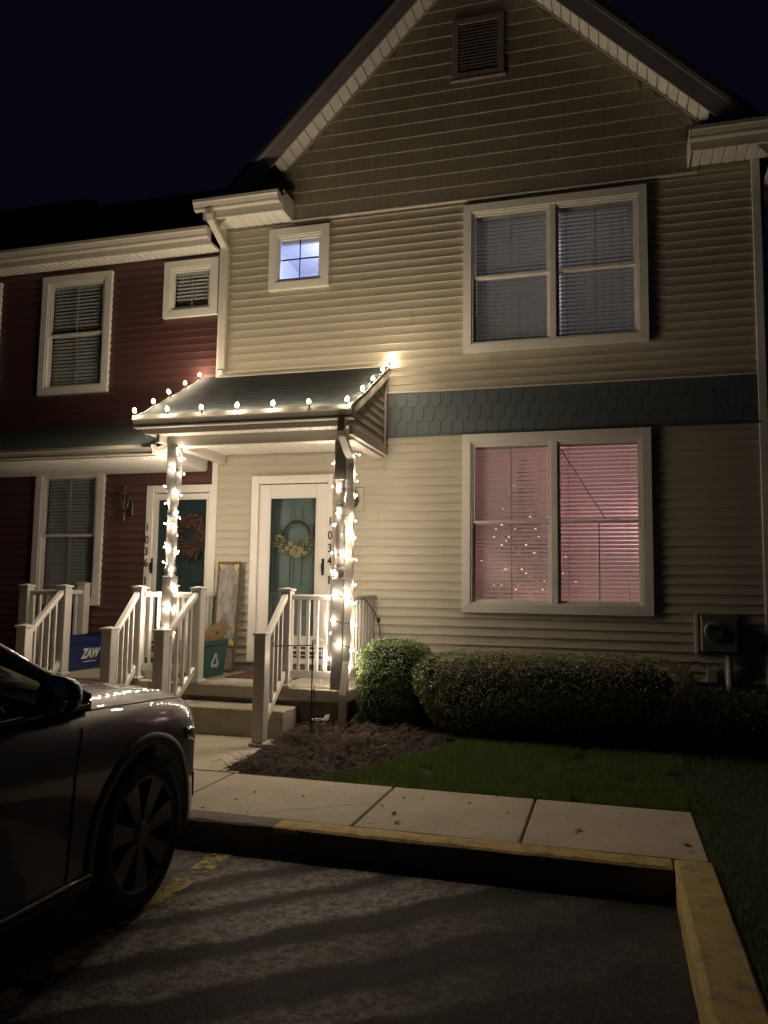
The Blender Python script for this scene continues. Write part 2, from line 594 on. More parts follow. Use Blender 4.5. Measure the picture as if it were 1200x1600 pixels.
# lawn ground
def lawn_z(x, y):
    t = max(0.0, min(1.0, (y + 3.04) / 2.9))
    return -0.012 + 0.17 * t * t * (3 - 2 * t) + 0.012 * noise.noise(Vector((x * 1.7, y * 1.7, 0)))
mb = MB()
def sheet(x0, x1, y0, y1, nx, ny, fn):
    vs = [(x0 + (x1 - x0) * i / nx, y0 + (y1 - y0) * j / ny) for j in range(ny + 1) for i in range(nx + 1)]
    mb.add([(x, y, fn(x, y)) for x, y in vs], [(j * (nx + 1) + i, j * (nx + 1) + i + 1, (j + 1) * (nx + 1) + i + 1, (j + 1) * (nx + 1) + i) for j in range(ny) for i in range(nx)], True)
sheet(-1.46, 2.15, -3.04, 0.05, 60, 50, lawn_z)
sheet(2.15, 40, -3.04, 30, 60, 50, lambda x, y: lawn_z(x, min(y, 0)))
sheet(2.14, 40, -40, -3.04, 60, 50, lambda x, y: -0.012 + 0.01 * noise.noise(Vector((x * 1.7, y * 1.7, 0))))
sheet(-40, -4.76, -3.04, 0.05, 60, 20, lawn_z)
sheet(-3.11, -2.87, -3.04, -1.3, 4, 20, lawn_z)
struct(mb.build('lawn', mat('lawn_soil', (0.022, 0.027, 0.011), 0.95, 0.5, 14, 0.8, 60)))

# ------------------------------------------------------------------ siding
def cut(x0, x1, holes):
    segs = [(x0, x1)]
    for (a, b) in holes:
        ns = []
        for (p, q) in segs:
            if b <= p or a >= q:
                ns.append((p, q))
            else:
                if a > p:
                    ns.append((p, a))
                if b < q:
                    ns.append((b, q))
        segs = ns
    return [s_ for s_ in segs if s_[1] - s_[0] > 0.004]
def lap(mb, z0, z1, pitch, span, holes, y0=0.0, dutch=True, seams=()):
    """span(z) -> (x0,x1); holes: (x0,x1,z0,z1)"""
    z = z0
    k = 0
    while z < z1 - 1e-4:
        zt = min(z + pitch, z1)
        zm = (z + zt) / 2
        (a0, b0), (a1, b1) = span(z), span(zt)
        hs_ = [(h[0], h[1]) for h in holes if h[2] < zm < h[3]]
        p = zt - z
        if dutch:
            prof = [(yy_, z + p * t_) for t_, yy_ in ((0, -.0235), (.06, -.0222), (.14, -.0192), (.25, -.0155), (.4, -.0112), (.55, -.0080), (.72, -.0055), (.92, -.0040), (1.0, -.0030))]
        else:
            prof = [(-0.022, z), (-0.004, zt)]
        if b0 > a0:
            for (p0, p1) in cut(min(a0, a1), max(b0, b1), hs_):
                # split at panel seams
                cuts = [p0] + [s_ for s_ in seams_for(k, seams) if p0 < s_ < p1] + [p1]
                for q0, q1 in zip(cuts[:-1], cuts[1:]):
                    vs = []
                    e0 = 0.0028 if q1 != p1 else 0
                    for (yy, zz) in [(-0.003, z)] + prof:
                        t = (zz - z) / p
                        xl = max(q0, a0 + (a1 - a0) * t)
                        xr = min(q1 - e0, b0 + (b1 - b0) * t)
                        if xr < xl:
                            xl = xr = (xl + xr) / 2
                        wob = 0.0012 * noise.noise(Vector((xl * .8, zz * 3, 2)))
                        vs += [(xl, y0 + yy + wob, zz), (xr, y0 + yy + wob, zz)]
                    n = len(prof) + 1
                    mb.add(vs, [(2 * i, 2 * i + 1, 2 * i + 3, 2 * i + 2) for i in range(n - 1)])
        z = zt
        k += 1
def seams_for(k, seams):
    if not seams:
        return []
    return [s_ for i, s_ in enumerate(seams) if ((k // 2) % len(seams)) == i]

# ------------------------------------------------------------------ windows
def blind_mb(x0, x1, z0, z1, y, pitch, depth, tilt, jitter=0.0, open_fn=None, cords=True, bow=0.0):
    mb = MB()
    n = int((z1 - z0 - .05) / pitch)
    mb.box(x0, x1, y - .02, y + .025, z1 - .045, z1)
    for i in range(n):
        z = z1 - .05 - pitch * (i + .5)
        t = tilt + random.uniform(-jitter, jitter)
        if open_fn:
            t = open_fn((x0 + x1) / 2, z, t)
        c, s_ = math.cos(t) * depth / 2, math.sin(t) * depth / 2
        nx = 4
        vs = []
        dz0, dz1 = random.uniform(-jitter, jitter) * .012, random.uniform(-jitter, jitter) * .012
        for j in range(nx + 1):
            x = x0 + (x1 - x0) * j / nx
            dz = dz0 + (dz1 - dz0) * j / nx - bow * math.sin(math.pi * j / nx)
            for (a, b) in ((-1, 0), (0, .0025), (1, 0)):
                vs.append((x, y + c * a - s_ * b * 0, z + dz + s_ * a + b))
        fs = []
        for j in range(nx):
            for q in range(2):
                fs.append((j * 3 + q, (j + 1) * 3 + q, (j + 1) * 3 + q + 1, j * 3 + q + 1))
        mb.add(vs, fs, True)
    mb.box(x0, x1, y - .012, y + .012, z0, z0 + .02)
    if cords:
        for f in (.12, .86):
            x = x0 + (x1 - x0) * f
            mb.box(x - .003, x + .003, y - depth * .5 - .004, y - depth * .5 - .001, z0, z1 - .04)
    return mb

def window(house, name, x0, x1, z0, z1, panes, y=0.0, casing=0.095, hung=True, cross=False, room=None, blind=None, m_trim=None, label=None, muntins=None, prot=0.062, bar_mat=None):
    """outer casing box x0..x1, z0..z1 ; panes = number of sash columns"""
    m_trim = m_trim or M_white
    bar_mat = bar_mat or M_pewter
    c = casing
    mb = MB()
    yf, yb = y - prot, y + 0.02
    # mitred casing
    def frame_prism(a, b, d, e, w, yy0, yy1):
        o_ = [(a, d), (b, d), (b, e), (a, e)]
        i_ = [(a + w, d + w), (b - w, d + w), (b - w, e - w), (a + w, e - w)]
        g = 0.0011
        for k in range(4):
            k2 = (k + 1) % 4
            quad = [o_[k], o_[k2], i_[k2], i_[k]]
            cx_ = sum(p[0] for p in quad) / 4
            cz_ = sum(p[1] for p in quad) / 4
            dx = o_[k2][0] - o_[k][0]
            qq = []
            for p in quad:
                if abs(dx) > 1e-6:
                    qq.append((p[0] + (g if p[0] < cx_ else -g), p[1]))
                else:
                    qq.append((p[0], p[1] + (g if p[1] < cz_ else -g)))
            mb.prism(qq, 'y', yy0, yy1)
    frame_prism(x0, x1, z0, z1, c, yf, yb)
    frame_prism(x0 + c - .004, x1 - c + .004, z0 + c - .004, z1 - c + .004, .026, y - prot + .014, y + .06)
    ix0, ix1, iz0, iz1 = x0 + c + .02, x1 - c - .02, z0 + c + .02, z1 - c - .02
    mull = 0.075
    cols = []
    wcol = (ix1 - ix0 - mull * (panes - 1)) / panes
    for k in range(panes):
        a = ix0 + k * (wcol + mull)
        cols.append((a, a + wcol))
        if k:
            mb.cbox(a - mull, a, y - prot + .010, y + .06, iz0, iz1, .004)
    w = mb.build(name, m_trim, house)
    if label:
        w['label'] = label
    zm = (iz0 + iz1) / 2
    st = 0.032
    for ci, (a, b) in enumerate(cols):
        sashes = [(zm - .012, iz1, y - .018), (iz0, zm + .014, y + .012)] if hung else [(iz0, iz1, y - .012)]
        for si, (s0, s1, ys) in enumerate(sashes):
            m2 = MB()
            m2.cbox(a, a + st, ys - .015, ys + .015, s0, s1, .003)
            m2.cbox(b - st, b, ys - .015, ys + .015, s0, s1, .003)
            m2.cbox(a + st, b - st, ys - .014, ys + .014, s0, s0 + st, .003)
            m2.cbox(a + st, b - st, ys - .014, ys + .014, s1 - st, s1, .003)
            if hung and si == 1:
                for fx in (.3, .72):
                    xx = a + (b - a) * fx
                    m2.cbox(xx - .03, xx + .03, ys - .03, ys + .0, s1 - .004, s1 + .014, .004)
            m2.build('sash', m_trim, w)
            mg = MB()
            mg.box(a + st - .005, b - st + .005, ys - .002, ys + .002, s0 + st - .005, s1 - st + .005)
            mg.build('pane', M_glass, w)
            if muntins is None or muntins[ci][si]:
                mm = MB()
                xc = (a + b) / 2
                kind = 'v' if muntins is None else muntins[ci][si]
                if kind == 'd':        # grille bar slipped loose and hanging diagonally
                    p0, p1 = (a + st + .01, s1 - st - .06), (a + (b - a) * .58, s0 + st + .005)
                    d = Vector((p1[0] - p0[0], 0, p1[1] - p0[1])).normalized()
                    q = Vector((d.z, 0, -d.x)) * .007
                    pts = [(p0[0] - q.x, p0[1] - q.z), (p0[0] + q.x, p0[1] + q.z), (p1[0] + q.x, p1[1] + q.z), (p1[0] - q.x, p1[1] - q.z)]
                    mm.prism(pts, 'y', ys + .006, ys + .012)
                else:
                    mm.box(xc - .007, xc + .007, ys + .006, ys + .014, s0 + st, s1 - st)
                    if cross:
                        zc = (s0 + s1) / 2
                        mm.box(a + st, b - st, ys + .0065, ys + .0135, zc - .007, zc + .007)
                mm.build('muntin', bar_mat, w)
        if blind:
            for bl in blind:
                if bl.get('col', ci) != ci:
                    continue
                bm_ = blind_mb(a + .012, b - .012, iz0 + .006 + bl.get('lift', 0), iz1 - .004, y + .075, bl['pitch'], bl['depth'], bl['tilt'], bl.get('jit', 0.03), bl.get('fn'), bl.get('cords', True), bl.get('bow', 0))
                bm_.build('blind', bl.get('mat', M_blind), w)
    if room:
        dpt, rm = room[0], room[1]
        mr = MB()
        X0, X1, Z0, Z1 = x0 + c * .5, x1 - c * .5, z0 + c * .5, z1 - c * .5
        e = room[2] if len(room) > 2 else 0.0
        # reveal then room
        yr = y + .14
        for (a, b, d, f_) in ((X0, X1, y + .01, yr),):
            mr.add([(X0, d, Z0), (X0, f_, Z0), (X0, f_, Z1), (X0, d, Z1)], [(0, 1, 2, 3)])
            mr.add([(X1, d, Z0), (X1, f_, Z0), (X1, f_, Z1), (X1, d, Z1)], [(3, 2, 1, 0)])
            mr.add([(X0, d, Z0), (X1, d, Z0), (X1, f_, Z0), (X0, f_, Z0)], [(0, 1, 2, 3)])
            mr.add([(X0, d, Z1), (X1, d, Z1), (X1, f_, Z1), (X0, f_, Z1)], [(3, 2, 1, 0)])
        A0, A1, C0, C1 = X0 - e, X1 + e, Z0 - e, Z1 + e * .5
        yb2 = y + dpt
        ring = [(A0, C0), (A1, C0), (A1, C1), (A0, C1)]
        ring2 = [(X0, Z0), (X1, Z0), (X1, Z1), (X0, Z1)]
        vs = [(p[0], yr, p[1]) for p in ring2] + [(p[0], yr + .001, p[1]) for p in ring] + [(p[0], yb2, p[1]) for p in ring]
        fs = []
        for k in range(4):
            k2 = (k + 1) % 4
            fs += [(k, k2, 4 + k2, 4 + k), (4 + k, 4 + k2, 8 + k2, 8 + k)]
        fs.append((8, 9, 10, 11))
        mr.add(vs, fs)
        mr.build('room_lining', rm, w)
    return w, cols, (iz0, iz1)

def soffit_mb(x0, x1, y0, y1, z, pitch=0.10, th=0.012):
    """grooved vinyl soffit panels running in y, repeated along x, seen from below"""
    mb = MB()
    x = x0
    while x < x1 - .005:
        xe = min(x + pitch, x1)
        w = xe - x
        mb.prism([(x, z), (x + w * .80, z), (x + w * .86, z + th), (x + w * .97, z + th), (xe, z), (xe, z + th * 2), (x, z + th * 2)], 'y', y0, y1)
        x = xe
    return mb
GUT = [(0, .125), (0, 0.02), (-.015, 0), (-.075, 0), (-.082, .012), (-.082, .030), (-.105, .075), (-.118, .085), (-.118, .125), (-.112, .125), (-.105, .118), (-.10, .10), (-.01, .095)]
def gutter_mb(x0, x1, y, z, sc=1.0):
    mb = MB()
    mb.prism([(y + a * sc, z + b * sc) for a, b in GUT], 'x', x0, x1)
    cap = [(y + .004, z + .128 * sc), (y + .004, z - .003), (y - .078 * sc, z - .003), (y - .087 * sc, z + .012), (y - .087 * sc, z + .030 * sc), (y - .11 * sc, z + .075 * sc), (y - .122 * sc, z + .083 * sc), (y - .122 * sc, z + .128 * sc)]
    mb.prism(cap, 'x', x0 - .003, x0)
    mb.prism(cap, 'x', x1, x1 + .003)
    return mb

# ================================================================== BEIGE HOUSE
BH = thing('townhouse', 'beige sided townhouse with a tall front gable, two double windows and a light strung porch', 'house', (0, 0, 0))
XL, XR = -3.17, 3.167
XC, ZP = 0.12, 9.29         # rake line apex on the wall plane
WU = (0.0, 2.078, 4.267, 6.07)
WL = (0.0, 2.078, 1.243, 3.29)
WS = (-2.515, -1.703, 5.253, 6.055)
DR = (-2.66, -1.585, 0.56, 2.87)
def hole(w, m=.05):
    return (w[0] + m, w[1] - m, w[2] + m, w[3] - m)
holes = [hole(WU), hole(WL), hole(WS), (DR[0] + .05, DR[1] - .05, 0, DR[3] - .05)]
mb = MB()
lap(mb, 0.57, 3.318, 0.1018, lambda z: (XL, XR), holes, seams=(1.02, -0.25, 1.55, -1.02, 0.4))
b_lo = mb
lap(mb, 3.834, 6.155, 0.1029, lambda z: (XL, XR), holes, seams=(-0.62, 0.35, 1.5, -1.3))
lap(mb, 6.155, 6.245, 0.1029, lambda z: (2.62, XR), [])
lap(mb, 3.318, 3.834, 0.103, lambda z: (XL, -0.955), holes)
siding = mb.build('siding', M_sid, BH)
# upper gable shakes, individual staggered shingles
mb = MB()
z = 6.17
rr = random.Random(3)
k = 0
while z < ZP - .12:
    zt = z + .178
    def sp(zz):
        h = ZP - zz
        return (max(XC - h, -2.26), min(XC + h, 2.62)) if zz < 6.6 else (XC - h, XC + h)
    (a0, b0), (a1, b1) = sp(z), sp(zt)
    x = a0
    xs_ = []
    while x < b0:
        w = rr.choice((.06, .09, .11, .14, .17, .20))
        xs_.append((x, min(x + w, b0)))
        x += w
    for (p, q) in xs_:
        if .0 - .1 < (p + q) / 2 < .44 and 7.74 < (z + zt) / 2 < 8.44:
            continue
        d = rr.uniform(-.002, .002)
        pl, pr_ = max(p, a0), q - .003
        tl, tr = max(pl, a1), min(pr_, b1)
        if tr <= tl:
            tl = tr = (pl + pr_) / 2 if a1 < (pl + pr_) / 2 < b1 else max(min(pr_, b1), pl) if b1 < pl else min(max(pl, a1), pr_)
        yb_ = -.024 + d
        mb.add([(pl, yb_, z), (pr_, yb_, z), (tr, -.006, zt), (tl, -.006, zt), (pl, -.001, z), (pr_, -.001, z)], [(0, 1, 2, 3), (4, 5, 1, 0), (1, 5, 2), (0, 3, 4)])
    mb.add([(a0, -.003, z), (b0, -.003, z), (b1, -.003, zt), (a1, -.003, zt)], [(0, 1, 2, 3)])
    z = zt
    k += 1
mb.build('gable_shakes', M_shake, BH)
mb = MB()
mb.cbox(-2.26, 2.62, -.03, .0, 6.145, 6.172, .004)
mb.build('shake_starter', M_alum, BH)
# scalloped band
mb = MB()
mb.add([(-.955, -.004, 3.318), (XR, -.004, 3.318), (XR, -.004, 3.834), (-.955, -.004, 3.834)], [(0, 1, 2, 3)])
wS, hS = .137, .178
for row in range(4):
    zb = 3.30 + row * hS * .99
    x = -.955 - (wS / 2 if row % 2 else 0)
    while x < XR:
        l, r_ = max(x + .0025, -.955), min(x + wS - .0025, XR)
        if r_ - l > .01:
            c1 = .042
            bot = [(x + .0025, zb + c1), (x + c1 * .55, zb + .012), (x + c1, zb), (x + wS - c1, zb), (x + wS - c1 * .55, zb + .012), (x + wS - .0025, zb + c1)]
            bot = [(min(max(px, l), r_), max(pz, 3.322)) for px, pz in bot]
            zt = min(zb + hS * 1.25, 3.83)
            if zt > bot[0][1] + .005:
                poly = bot + [(r_, zt), (l, zt)]
                vs = [(px, -.020 + (pz - zb) / (hS * 1.25) * .013, pz) for px, pz in poly]
                n_ = len(vs)
                vs2 = [(px, -.003, pz) for px, pz in poly]
                mb.add(vs + vs2, [list(range(n_))] + [(i, n_ + i, n_ + (i + 1) % n_, (i + 1) % n_) for i in range(n_)])
        x += wS
mb.build('scalloped_band', M_band, BH)
mb = MB()
mb.cbox(-.955, XR + .03, -.034, .0, 3.298, 3.320, .004)
mb.build('band_ledge', M_dark if False else mat('band_trim', (0.07, 0.09, 0.09), .5), BH)
mb = MB()
mb.cbox(-.955, XR, -.03, .0, 3.832, 3.848, .003)
mb.build('band_flashing', M_alum, BH)
# corner boards
mb = MB()
mb.cbox(XR, XR + .085, -.032, .10, .5, 6.24, .004)
mb.build('corner_board', M_white, BH)
mb = MB()
mb.cbox(XL - .055, XL + .02, -.034, .08, .5, 6.15, .004)
mb.build('corner_board', M_white, BH)
mb = MB().box(XL, XR, .005, .25, -.2, .575)
mb.build('foundation', M_found, BH)
# hidden shell of the house
mb = MB()
mb.box(XR + .005, XR + .07, .10, 9, -.1, 6.3)
mb.box(XL - .04, XR + .07, 9, 9.1, -.1, 6.3)
mb.prism([(XL, 6.3), (XR + .07, 6.3), (XC, ZP + .05)], 'y', 9, 9.1)
mb.build('wall', M_sid, BH)
# roof + rake
OV = .29
mb = MB()
for sgn in (-1, 1):
    ex = 3.42
    e = XC + sgn * ex
    o1, o2 = .31, .40
    mb.prism([(XC, ZP + o1), (XC, ZP + o2), (e, ZP - ex + o2), (e, ZP - ex + o1)], 'y', -OV - .035, 9.2)
mb.build('roof', M_roofdk, BH)
mb = MB()
for sgn in (-1, 1):
    ex = 3.30
    mb.prism([(XC, ZP - .01), (XC, ZP + .305), (XC + sgn * ex, ZP + .305 - ex), (XC + sgn * ex, ZP - ex - .01)], 'y', -OV - .022, -OV)
    mb.prism([(XC, ZP + .25), (XC, ZP + .309), (XC + sgn * ex, ZP + .309 - ex), (XC + sgn * ex, ZP + .25 - ex)], 'y', -OV - .030, -OV - .022)
mb.build('rake_board', M_brown, BH)
for sgn in (-1, 1):
    mb = MB()
    L = 2.50 if sgn < 0 else 2.62
    t = 0
    dirx, dirz = sgn, -1
    stp = .105
    while t < L:
        te = min(t + stp, L)
        for (f0, f1, dz) in ((0, .84, 0), (.84, 1.0, .026)):
            a, b = t + (te - t) * f0, t + (te - t) * f1
            vs = []
            for yy in (-OV, -.004):
                for q in (a, b):
                    for zz in (0 + dz, .03):
                        vs.append((XC + dirx * q, yy, ZP - q + zz))
            mb.add(vs, [(0, 2, 6, 4), (1, 5, 7, 3), (0, 1, 3, 2), (4, 6, 7, 5), (0, 4, 5, 1), (2, 3, 7, 6)])
        t = te
    mb.build('rake_soffit', M_white, BH)
    mb = MB()
    n = 24
    mb.prism([(XC, ZP - .03), (XC, ZP - .002), (XC + sgn * (L + .05), ZP - .002 - L - .05), (XC + sgn * (L + .05), ZP - .03 - L - .05)], 'y', -.034, -.001)
    mb.build('rake_moulding', M_brown, BH)
# eave returns
for sgn in (-1, 1):
    a, b = (-3.30, -2.20) if sgn < 0 else (2.515, 3.36)
    zs = 6.15 if sgn < 0 else 6.225
    d = .36
    m = soffit_mb(a + .03, b - .02, -d, -.02, zs, .115)
    m.build('soffit', M_white, BH)
    m = MB()
    m.cbox(a, b, -d - .02, -d, zs - .015, zs + .17, .004)
    m.cbox(b - .02, b, -d, -.001, zs - .015, zs + .26, .004)
    m.cbox(a, a + .02, -d, -.001, zs - .015, zs + .26, .004)
    m.build('eave_return', M_alum, BH)
    g = gutter_mb(a - .08 if sgn < 0 else a - .01, b - .03 if sgn < 0 else b + .15, -d - .02, zs + .075, 1.0)
    g.build('gutter', M_alum, BH)
    m = MB()
    m.prism([(-d - .02, zs + .17), (-d - .02, zs + .185), (0.02, zs + .50), (0.02, zs + .44)], 'x', a, b)
    m.build('return_roof', M_roofdk, BH)
m = MB()
m.prism([(-3.26, 6.33), (-3.26, 6.42), (-3.22, 6.455), (-2.88, 6.455), (-2.85, 6.42), (-2.85, 6.33)], 'y', -.40, -.37)
m.build('gutter_guard', M_alum, BH)
# gable vent
m = MB()
vx0, vx1, vz0, vz1 = -.152, .480, 7.695, 8.475
c = .075
m.cbox(vx0, vx0 + c, -.05, 0, vz0, vz1, .004)
m.cbox(vx1 - c, vx1, -.05, 0, vz0, vz1, .004)
m.cbox(vx0 + c, vx1 - c, -.049, 0, vz0, vz0 + c, .004)
m.cbox(vx0 + c, vx1 - c, -.049, 0, vz1 - c, vz1, .004)
m.cbox(vx0 - .02, vx1 + .02, -.055, 0, vz0 - .025, vz0, .004)
gv = m.build('gable_vent', M_vent, BH)
m = MB()
z = vz0 + c
while z < vz1 - c - .02:
    m.prism([(-.040, z), (-.040, z + .020), (-.036, z + .022), (-.006, z + .046), (-.008, z + .040), (-.034, z + .006)], 'x', vx0 + c, vx1 - c)
    z += .042
m.build('louvre', M_vent, gv)
MB().box(vx0 + c, vx1 - c, .002, .008, vz0 + c, vz1 - c).build('vent_screen', M_dark, gv)

# windows of the beige house
def open_right(x, z, t):
    return t - .30 * max(0.0, 1 - abs(z - 2.26) / .55)
M_pinkroom = mat('pink_room', (0.72, 0.60, 0.60), 0.8)
win_u, cols_u, zz_u = window(BH, 'window', *WU, 2, room=(2.4, mat('bedroom_wall', (.22, .21, .22), .9), .5), blind=[dict(pitch=.048, depth=.05, tilt=R(4), jit=.03, mat=M_blind, lift=.02)],
                muntins=[['v', 'v'], ['v', 'v']], label='upper double window with pale blinds in dim lavender light')
win_l, cols_l, zz_l = window(BH, 'window', *WL, 2, room=(2.6, M_pinkroom, .5),
                blind=[dict(col=0, pitch=.046, depth=.05, tilt=R(60), jit=.08, mat=M_blindlit, bow=.003, fn=lambda x, z, t: t - (.10 if z < 2.35 else 0.02)), dict(col=1, pitch=.046, depth=.05, tilt=R(57), jit=.03, mat=M_blindlit, fn=open_right)],
                muntins=[['v', 'v'], ['d', 'v']], label='lower double window glowing pink behind white blinds')
win_s, cols_s, zz_s = window(BH, 'window', *WS, 1, hung=False, cross=True, room=(1.6, M_room, .3), blind=[dict(pitch=.0245, depth=.025, tilt=R(38), jit=.02, mat=M_blindlit, cords=False)],
                label='small square window lit blue white behind thin blinds', bar_mat=M_black)
point_lamp('room_lamp', (1.0, 1.0, 2.9), 6.4, (1.0, .44, .45), .15, win_l)
FL = thing('unseen_floor_lamp', 'glowing floor lamp indoors, out of sight beyond the right edge of the pink lower window', 'lamp', (2.36, 2.2, 1.0))
MB().lathe([(.10, 2.05), (.14, 2.05), (.09, 2.30), (.08, 2.30)], (2.36, 2.2, 0), 24).build('unseen_lamp_shade', emis('unseen_lamp_shade', (1.0, .80, .84), 3.0), FL)
MB().tube([(2.36, 2.2, 1.0), (2.36, 2.2, 2.04)], .012).lathe([(.12, 0), (.12, .02), (.02, .03)], (2.36, 2.2, 1.0), 20).build('stand', M_black, FL)
point_lamp('lamp_glow', (2.25, 1.9, 2.2), 12, (1.0, .62, .65), .3, FL)
point_lamp('room_lamp', (1.0, 1.9, 5.8), 13, (1.0, .92, .96), .3, win_u)
point_lamp('room_lamp', (-1.9, .9, 5.9), 24, (.36, .48, 1.0), .12, win_s)
# curtain panel seen as a lighter shape behind the upper blinds
m = MB()
for (xa, xb) in ((.24, .96), (1.12, 1.88)):
    n = 24
    vs = []
    for i in range(n + 1):
        x = xa + (xb - xa) * i / n
        vs += [(x, .20 + .018 * math.sin(i * 1.9), 4.32), (x, .20 + .018 * math.sin(i * 1.9), 6.02)]
    m.add(vs, [(2 * i, 2 * i + 2, 2 * i + 3, 2 * i + 1) for i in range(n)], True)
m.build('curtain', mat('curtain_cloth', (.6, .57, .55), .9, trans=.5), win_u)

# indoor christmas tree behind the lower window
XT = thing('christmas_tree', 'lit christmas tree standing indoors behind the pink lower window', 'christmas tree', (.62, .75, 1.15))
m = MB()
tr_ = random.Random(5)
for i in range(1500):
    t = tr_.random() ** .7
    h = 1.85 * (1 - t)
    rad = .62 * t * tr_.uniform(.5, 1)
    a = tr_.uniform(0, 6.283)
    p = Vector((.62 + rad * math.cos(a), .75 + rad * math.sin(a), 1.25 + h))
    d = Vector((math.cos(a), math.sin(a), -.3)).normalized() * .09
    s_ = Vector((-math.sin(a), math.cos(a), 0)) * .025
    m.add([p - d, p + s_, p + d, p - s_], [(0, 1, 2, 3)])
m.build('crown', mat('fir_needles', (.03, .07, .03), .7), XT)
point_lamp('tree_glow', (.45, .32, 1.75), 1.6, (1.0, .52, .42), .05, XT)
point_lamp('tree_glow', (.75, .30, 1.45), 1.4, (1.0, .52, .42), .05, XT)
point_lamp('tree_glow', (1.5, .5, 1.4), 1.5, (1.0, .55, .50), .05, XT)
MB().tube([(.62, .75, 1.15), (.62, .75, 2.9)], .025).build('trunk', mat('bark', (.08, .05, .03), .9), XT)
M_xb = emis('tree_bulb', (1, .55, .42), 1.6)
bme = None
for i in range(98):
    t = tr_.random() ** .55
    a = tr_.uniform(3.0, 6.4)
    rad = (.80 * t + .03) * tr_.uniform(.6, 1.1)
    p = (.62 + rad * math.cos(a), max(.20, .75 + rad * math.sin(a)), 1.25 + 1.85 * (1 - t))
    if bme is None:
        o = MB().lathe([(.0005, -.014), (.010, -.008), (.011, .004), (.0005, .014)], (0, 0, 0), 8).build('bulb', M_xb)
        bme = o.data
        o.parent = XT
    else:
        o = bpy.data.objects.new('bulb', bme)
        COL.objects.link(o)
        o.parent = XT
    o.location = Vector(p) - Vector((.62, .75, 1.15))

# ---------------------------------------------------------------- front doors
def front_door(house, x0, x1, z0, z1, gx0, gx1, gz0, gz1, y, m_in, digits, dx, handle_x, digit_z, label):
    """casing x0..x1 ; storm door with glass gx0..gx1"""
    m = MB()
    c = .10
    m.cbox(x0, x0 + c, y - .055, y + .05, z0, z1, .005)
    m.cbox(x1 - c * .62, x1, y - .055, y + .05, z0, z1, .005)
    m.cbox(x0 + c, x1 - c * .62, y - .054, y + .05, z1 - c, z1, .005)
    m.cbox(x0 + c - .01, x0 + c + .02, y - .03, y + .05, z0, z1 - c, .003)
    m.cbox(x0 + c, x1 - c * .62, y - .05, y + .2, z0, z0 + .06, .004)
    d = m.build('door', M_white, house)
    d['label'] = label
    fx0, fx1, fz0, fz1 = x0 + c + .022, x1 - c * .62 - .004, z0 + .10, z1 - c - .012
    m = MB()
    ya, yb = y - .042, y - .008
    m.cbox(fx0, gx0, ya, yb, fz0, fz1, .004)
    m.cbox(gx1, fx1, ya, yb, fz0, fz1, .004)
    m.cbox(gx0, gx1, ya + .001, yb, gz1, fz1, .004)
    m.cbox(gx0, gx1, ya + .001, yb, fz0, gz0, .004)
    for (a, b, e, f) in ((gx0, gx0 + .015, gz0, gz1), (gx1 - .015, gx1, gz0, gz1), (gx0 + .015, gx1 - .015, gz0, gz0 + .015), (gx0 + .015, gx1 - .015, gz1 - .015, gz1)):
        m.box(a, b, ya - .006, ya + .012, e, f)
    m.build('storm_door', M_white, d)
    m = MB()
    m.box(gx0 + .012, gx1 - .012, y - .028, y - .024, gz0 + .012, gz1 - .012)
    m.build('door_glass', M_glass, d)
    # dark strips standing in for the shadow gaps at the door bottom
    m = MB()
    m.box(fx0 + .02, fx1 - .02, ya - .003, ya + .004, fz0 + .015, fz0 + .05)
    m.box(fx0 + .02, fx1 - .02, ya - .003, ya + .004, gz0 - .14, gz0 - .115)
    m.build('shadow_gap_strips', M_dark, d)
    # inner six panel door
    m = MB()
    m.box(fx0 - .03, fx1 + .0, y + .10, y + .14, z0 + .06, z1 - c)
    W_ = fx1 - fx0
    for (fa, fb) in ((.12, .45), (.55, .88)):
        for (za, zb) in ((.18, .78), (.90, 1.52), (1.64, 1.92)):
            xa, xb = fx0 + W_ * fa, fx0 + W_ * fb
            q = .022
            A = [(xa, z0 + za), (xb, z0 + za), (xb, z0 + zb), (xa, z0 + zb)]
            B = [(xa + q, z0 + za + q), (xb - q, z0 + za + q), (xb - q, z0 + zb - q), (xa + q, z0 + zb - q)]
            for k in range(4):
                k2 = (k + 1) % 4
                m.prism([A[k], A[k2], B[k2], B[k]], 'y', y + .088, y + .101)
            m.box(xa + q * 2, xb - q * 2, y + .090, y + .101, z0 + za + q * 2, z0 + zb - q * 2)
    m.build('inner_door', m_in, d)
    MB().box(x0 + .02, x0 + c, y + .05, y + .15, z0, z1 - .04).box(x1 - c * .62, x1 - .02, y + .05, y + .15, z0, z1 - .04).box(x0 + c, x1 - c * .62, y + .055, y + .15, z1 - c, z1 - .04).build('door_jamb', M_white, d)
    m = MB()
    hz = 1.745
    m.cbox(handle_x - .016, handle_x + .016, ya - .012, ya, hz - .10, hz + .10, .004)
    m.tube([(handle_x, ya - .012, hz + .03), (handle_x, ya - .05, hz + .035), (handle_x + .005, ya - .055, hz - .03), (handle_x + .008, ya - .045, hz - .09)], .009, 8)
    m.build('handle', M_black, d)
    for ch, zc in zip(digits, digit_z):
        t = text_mb(ch, .145, .008, 0, .001)
        t = moved(t, lambda p: (p[0] * .8 + dx, p[1] + y - .060, p[2] + zc))
        t.build('house_number', M_black, d)
    m = MB().cbox(dx - .014, dx + .014, y - .065, y - .055, digit_z[-1] - .27, digit_z[-1] - .17, .004)
    m.build('doorbell', mat('bell_brown', (.12, .07, .05), .5), d)
    return d
front_door(BH, DR[0], DR[1], .58, 2.87, -2.413, -1.785, .90, 2.60, 0.0, M_door, '1034', -1.607, -1.695, (2.29, 2.12, 1.965, 1.81), 'white storm door numbered 1034 over a teal panelled door')

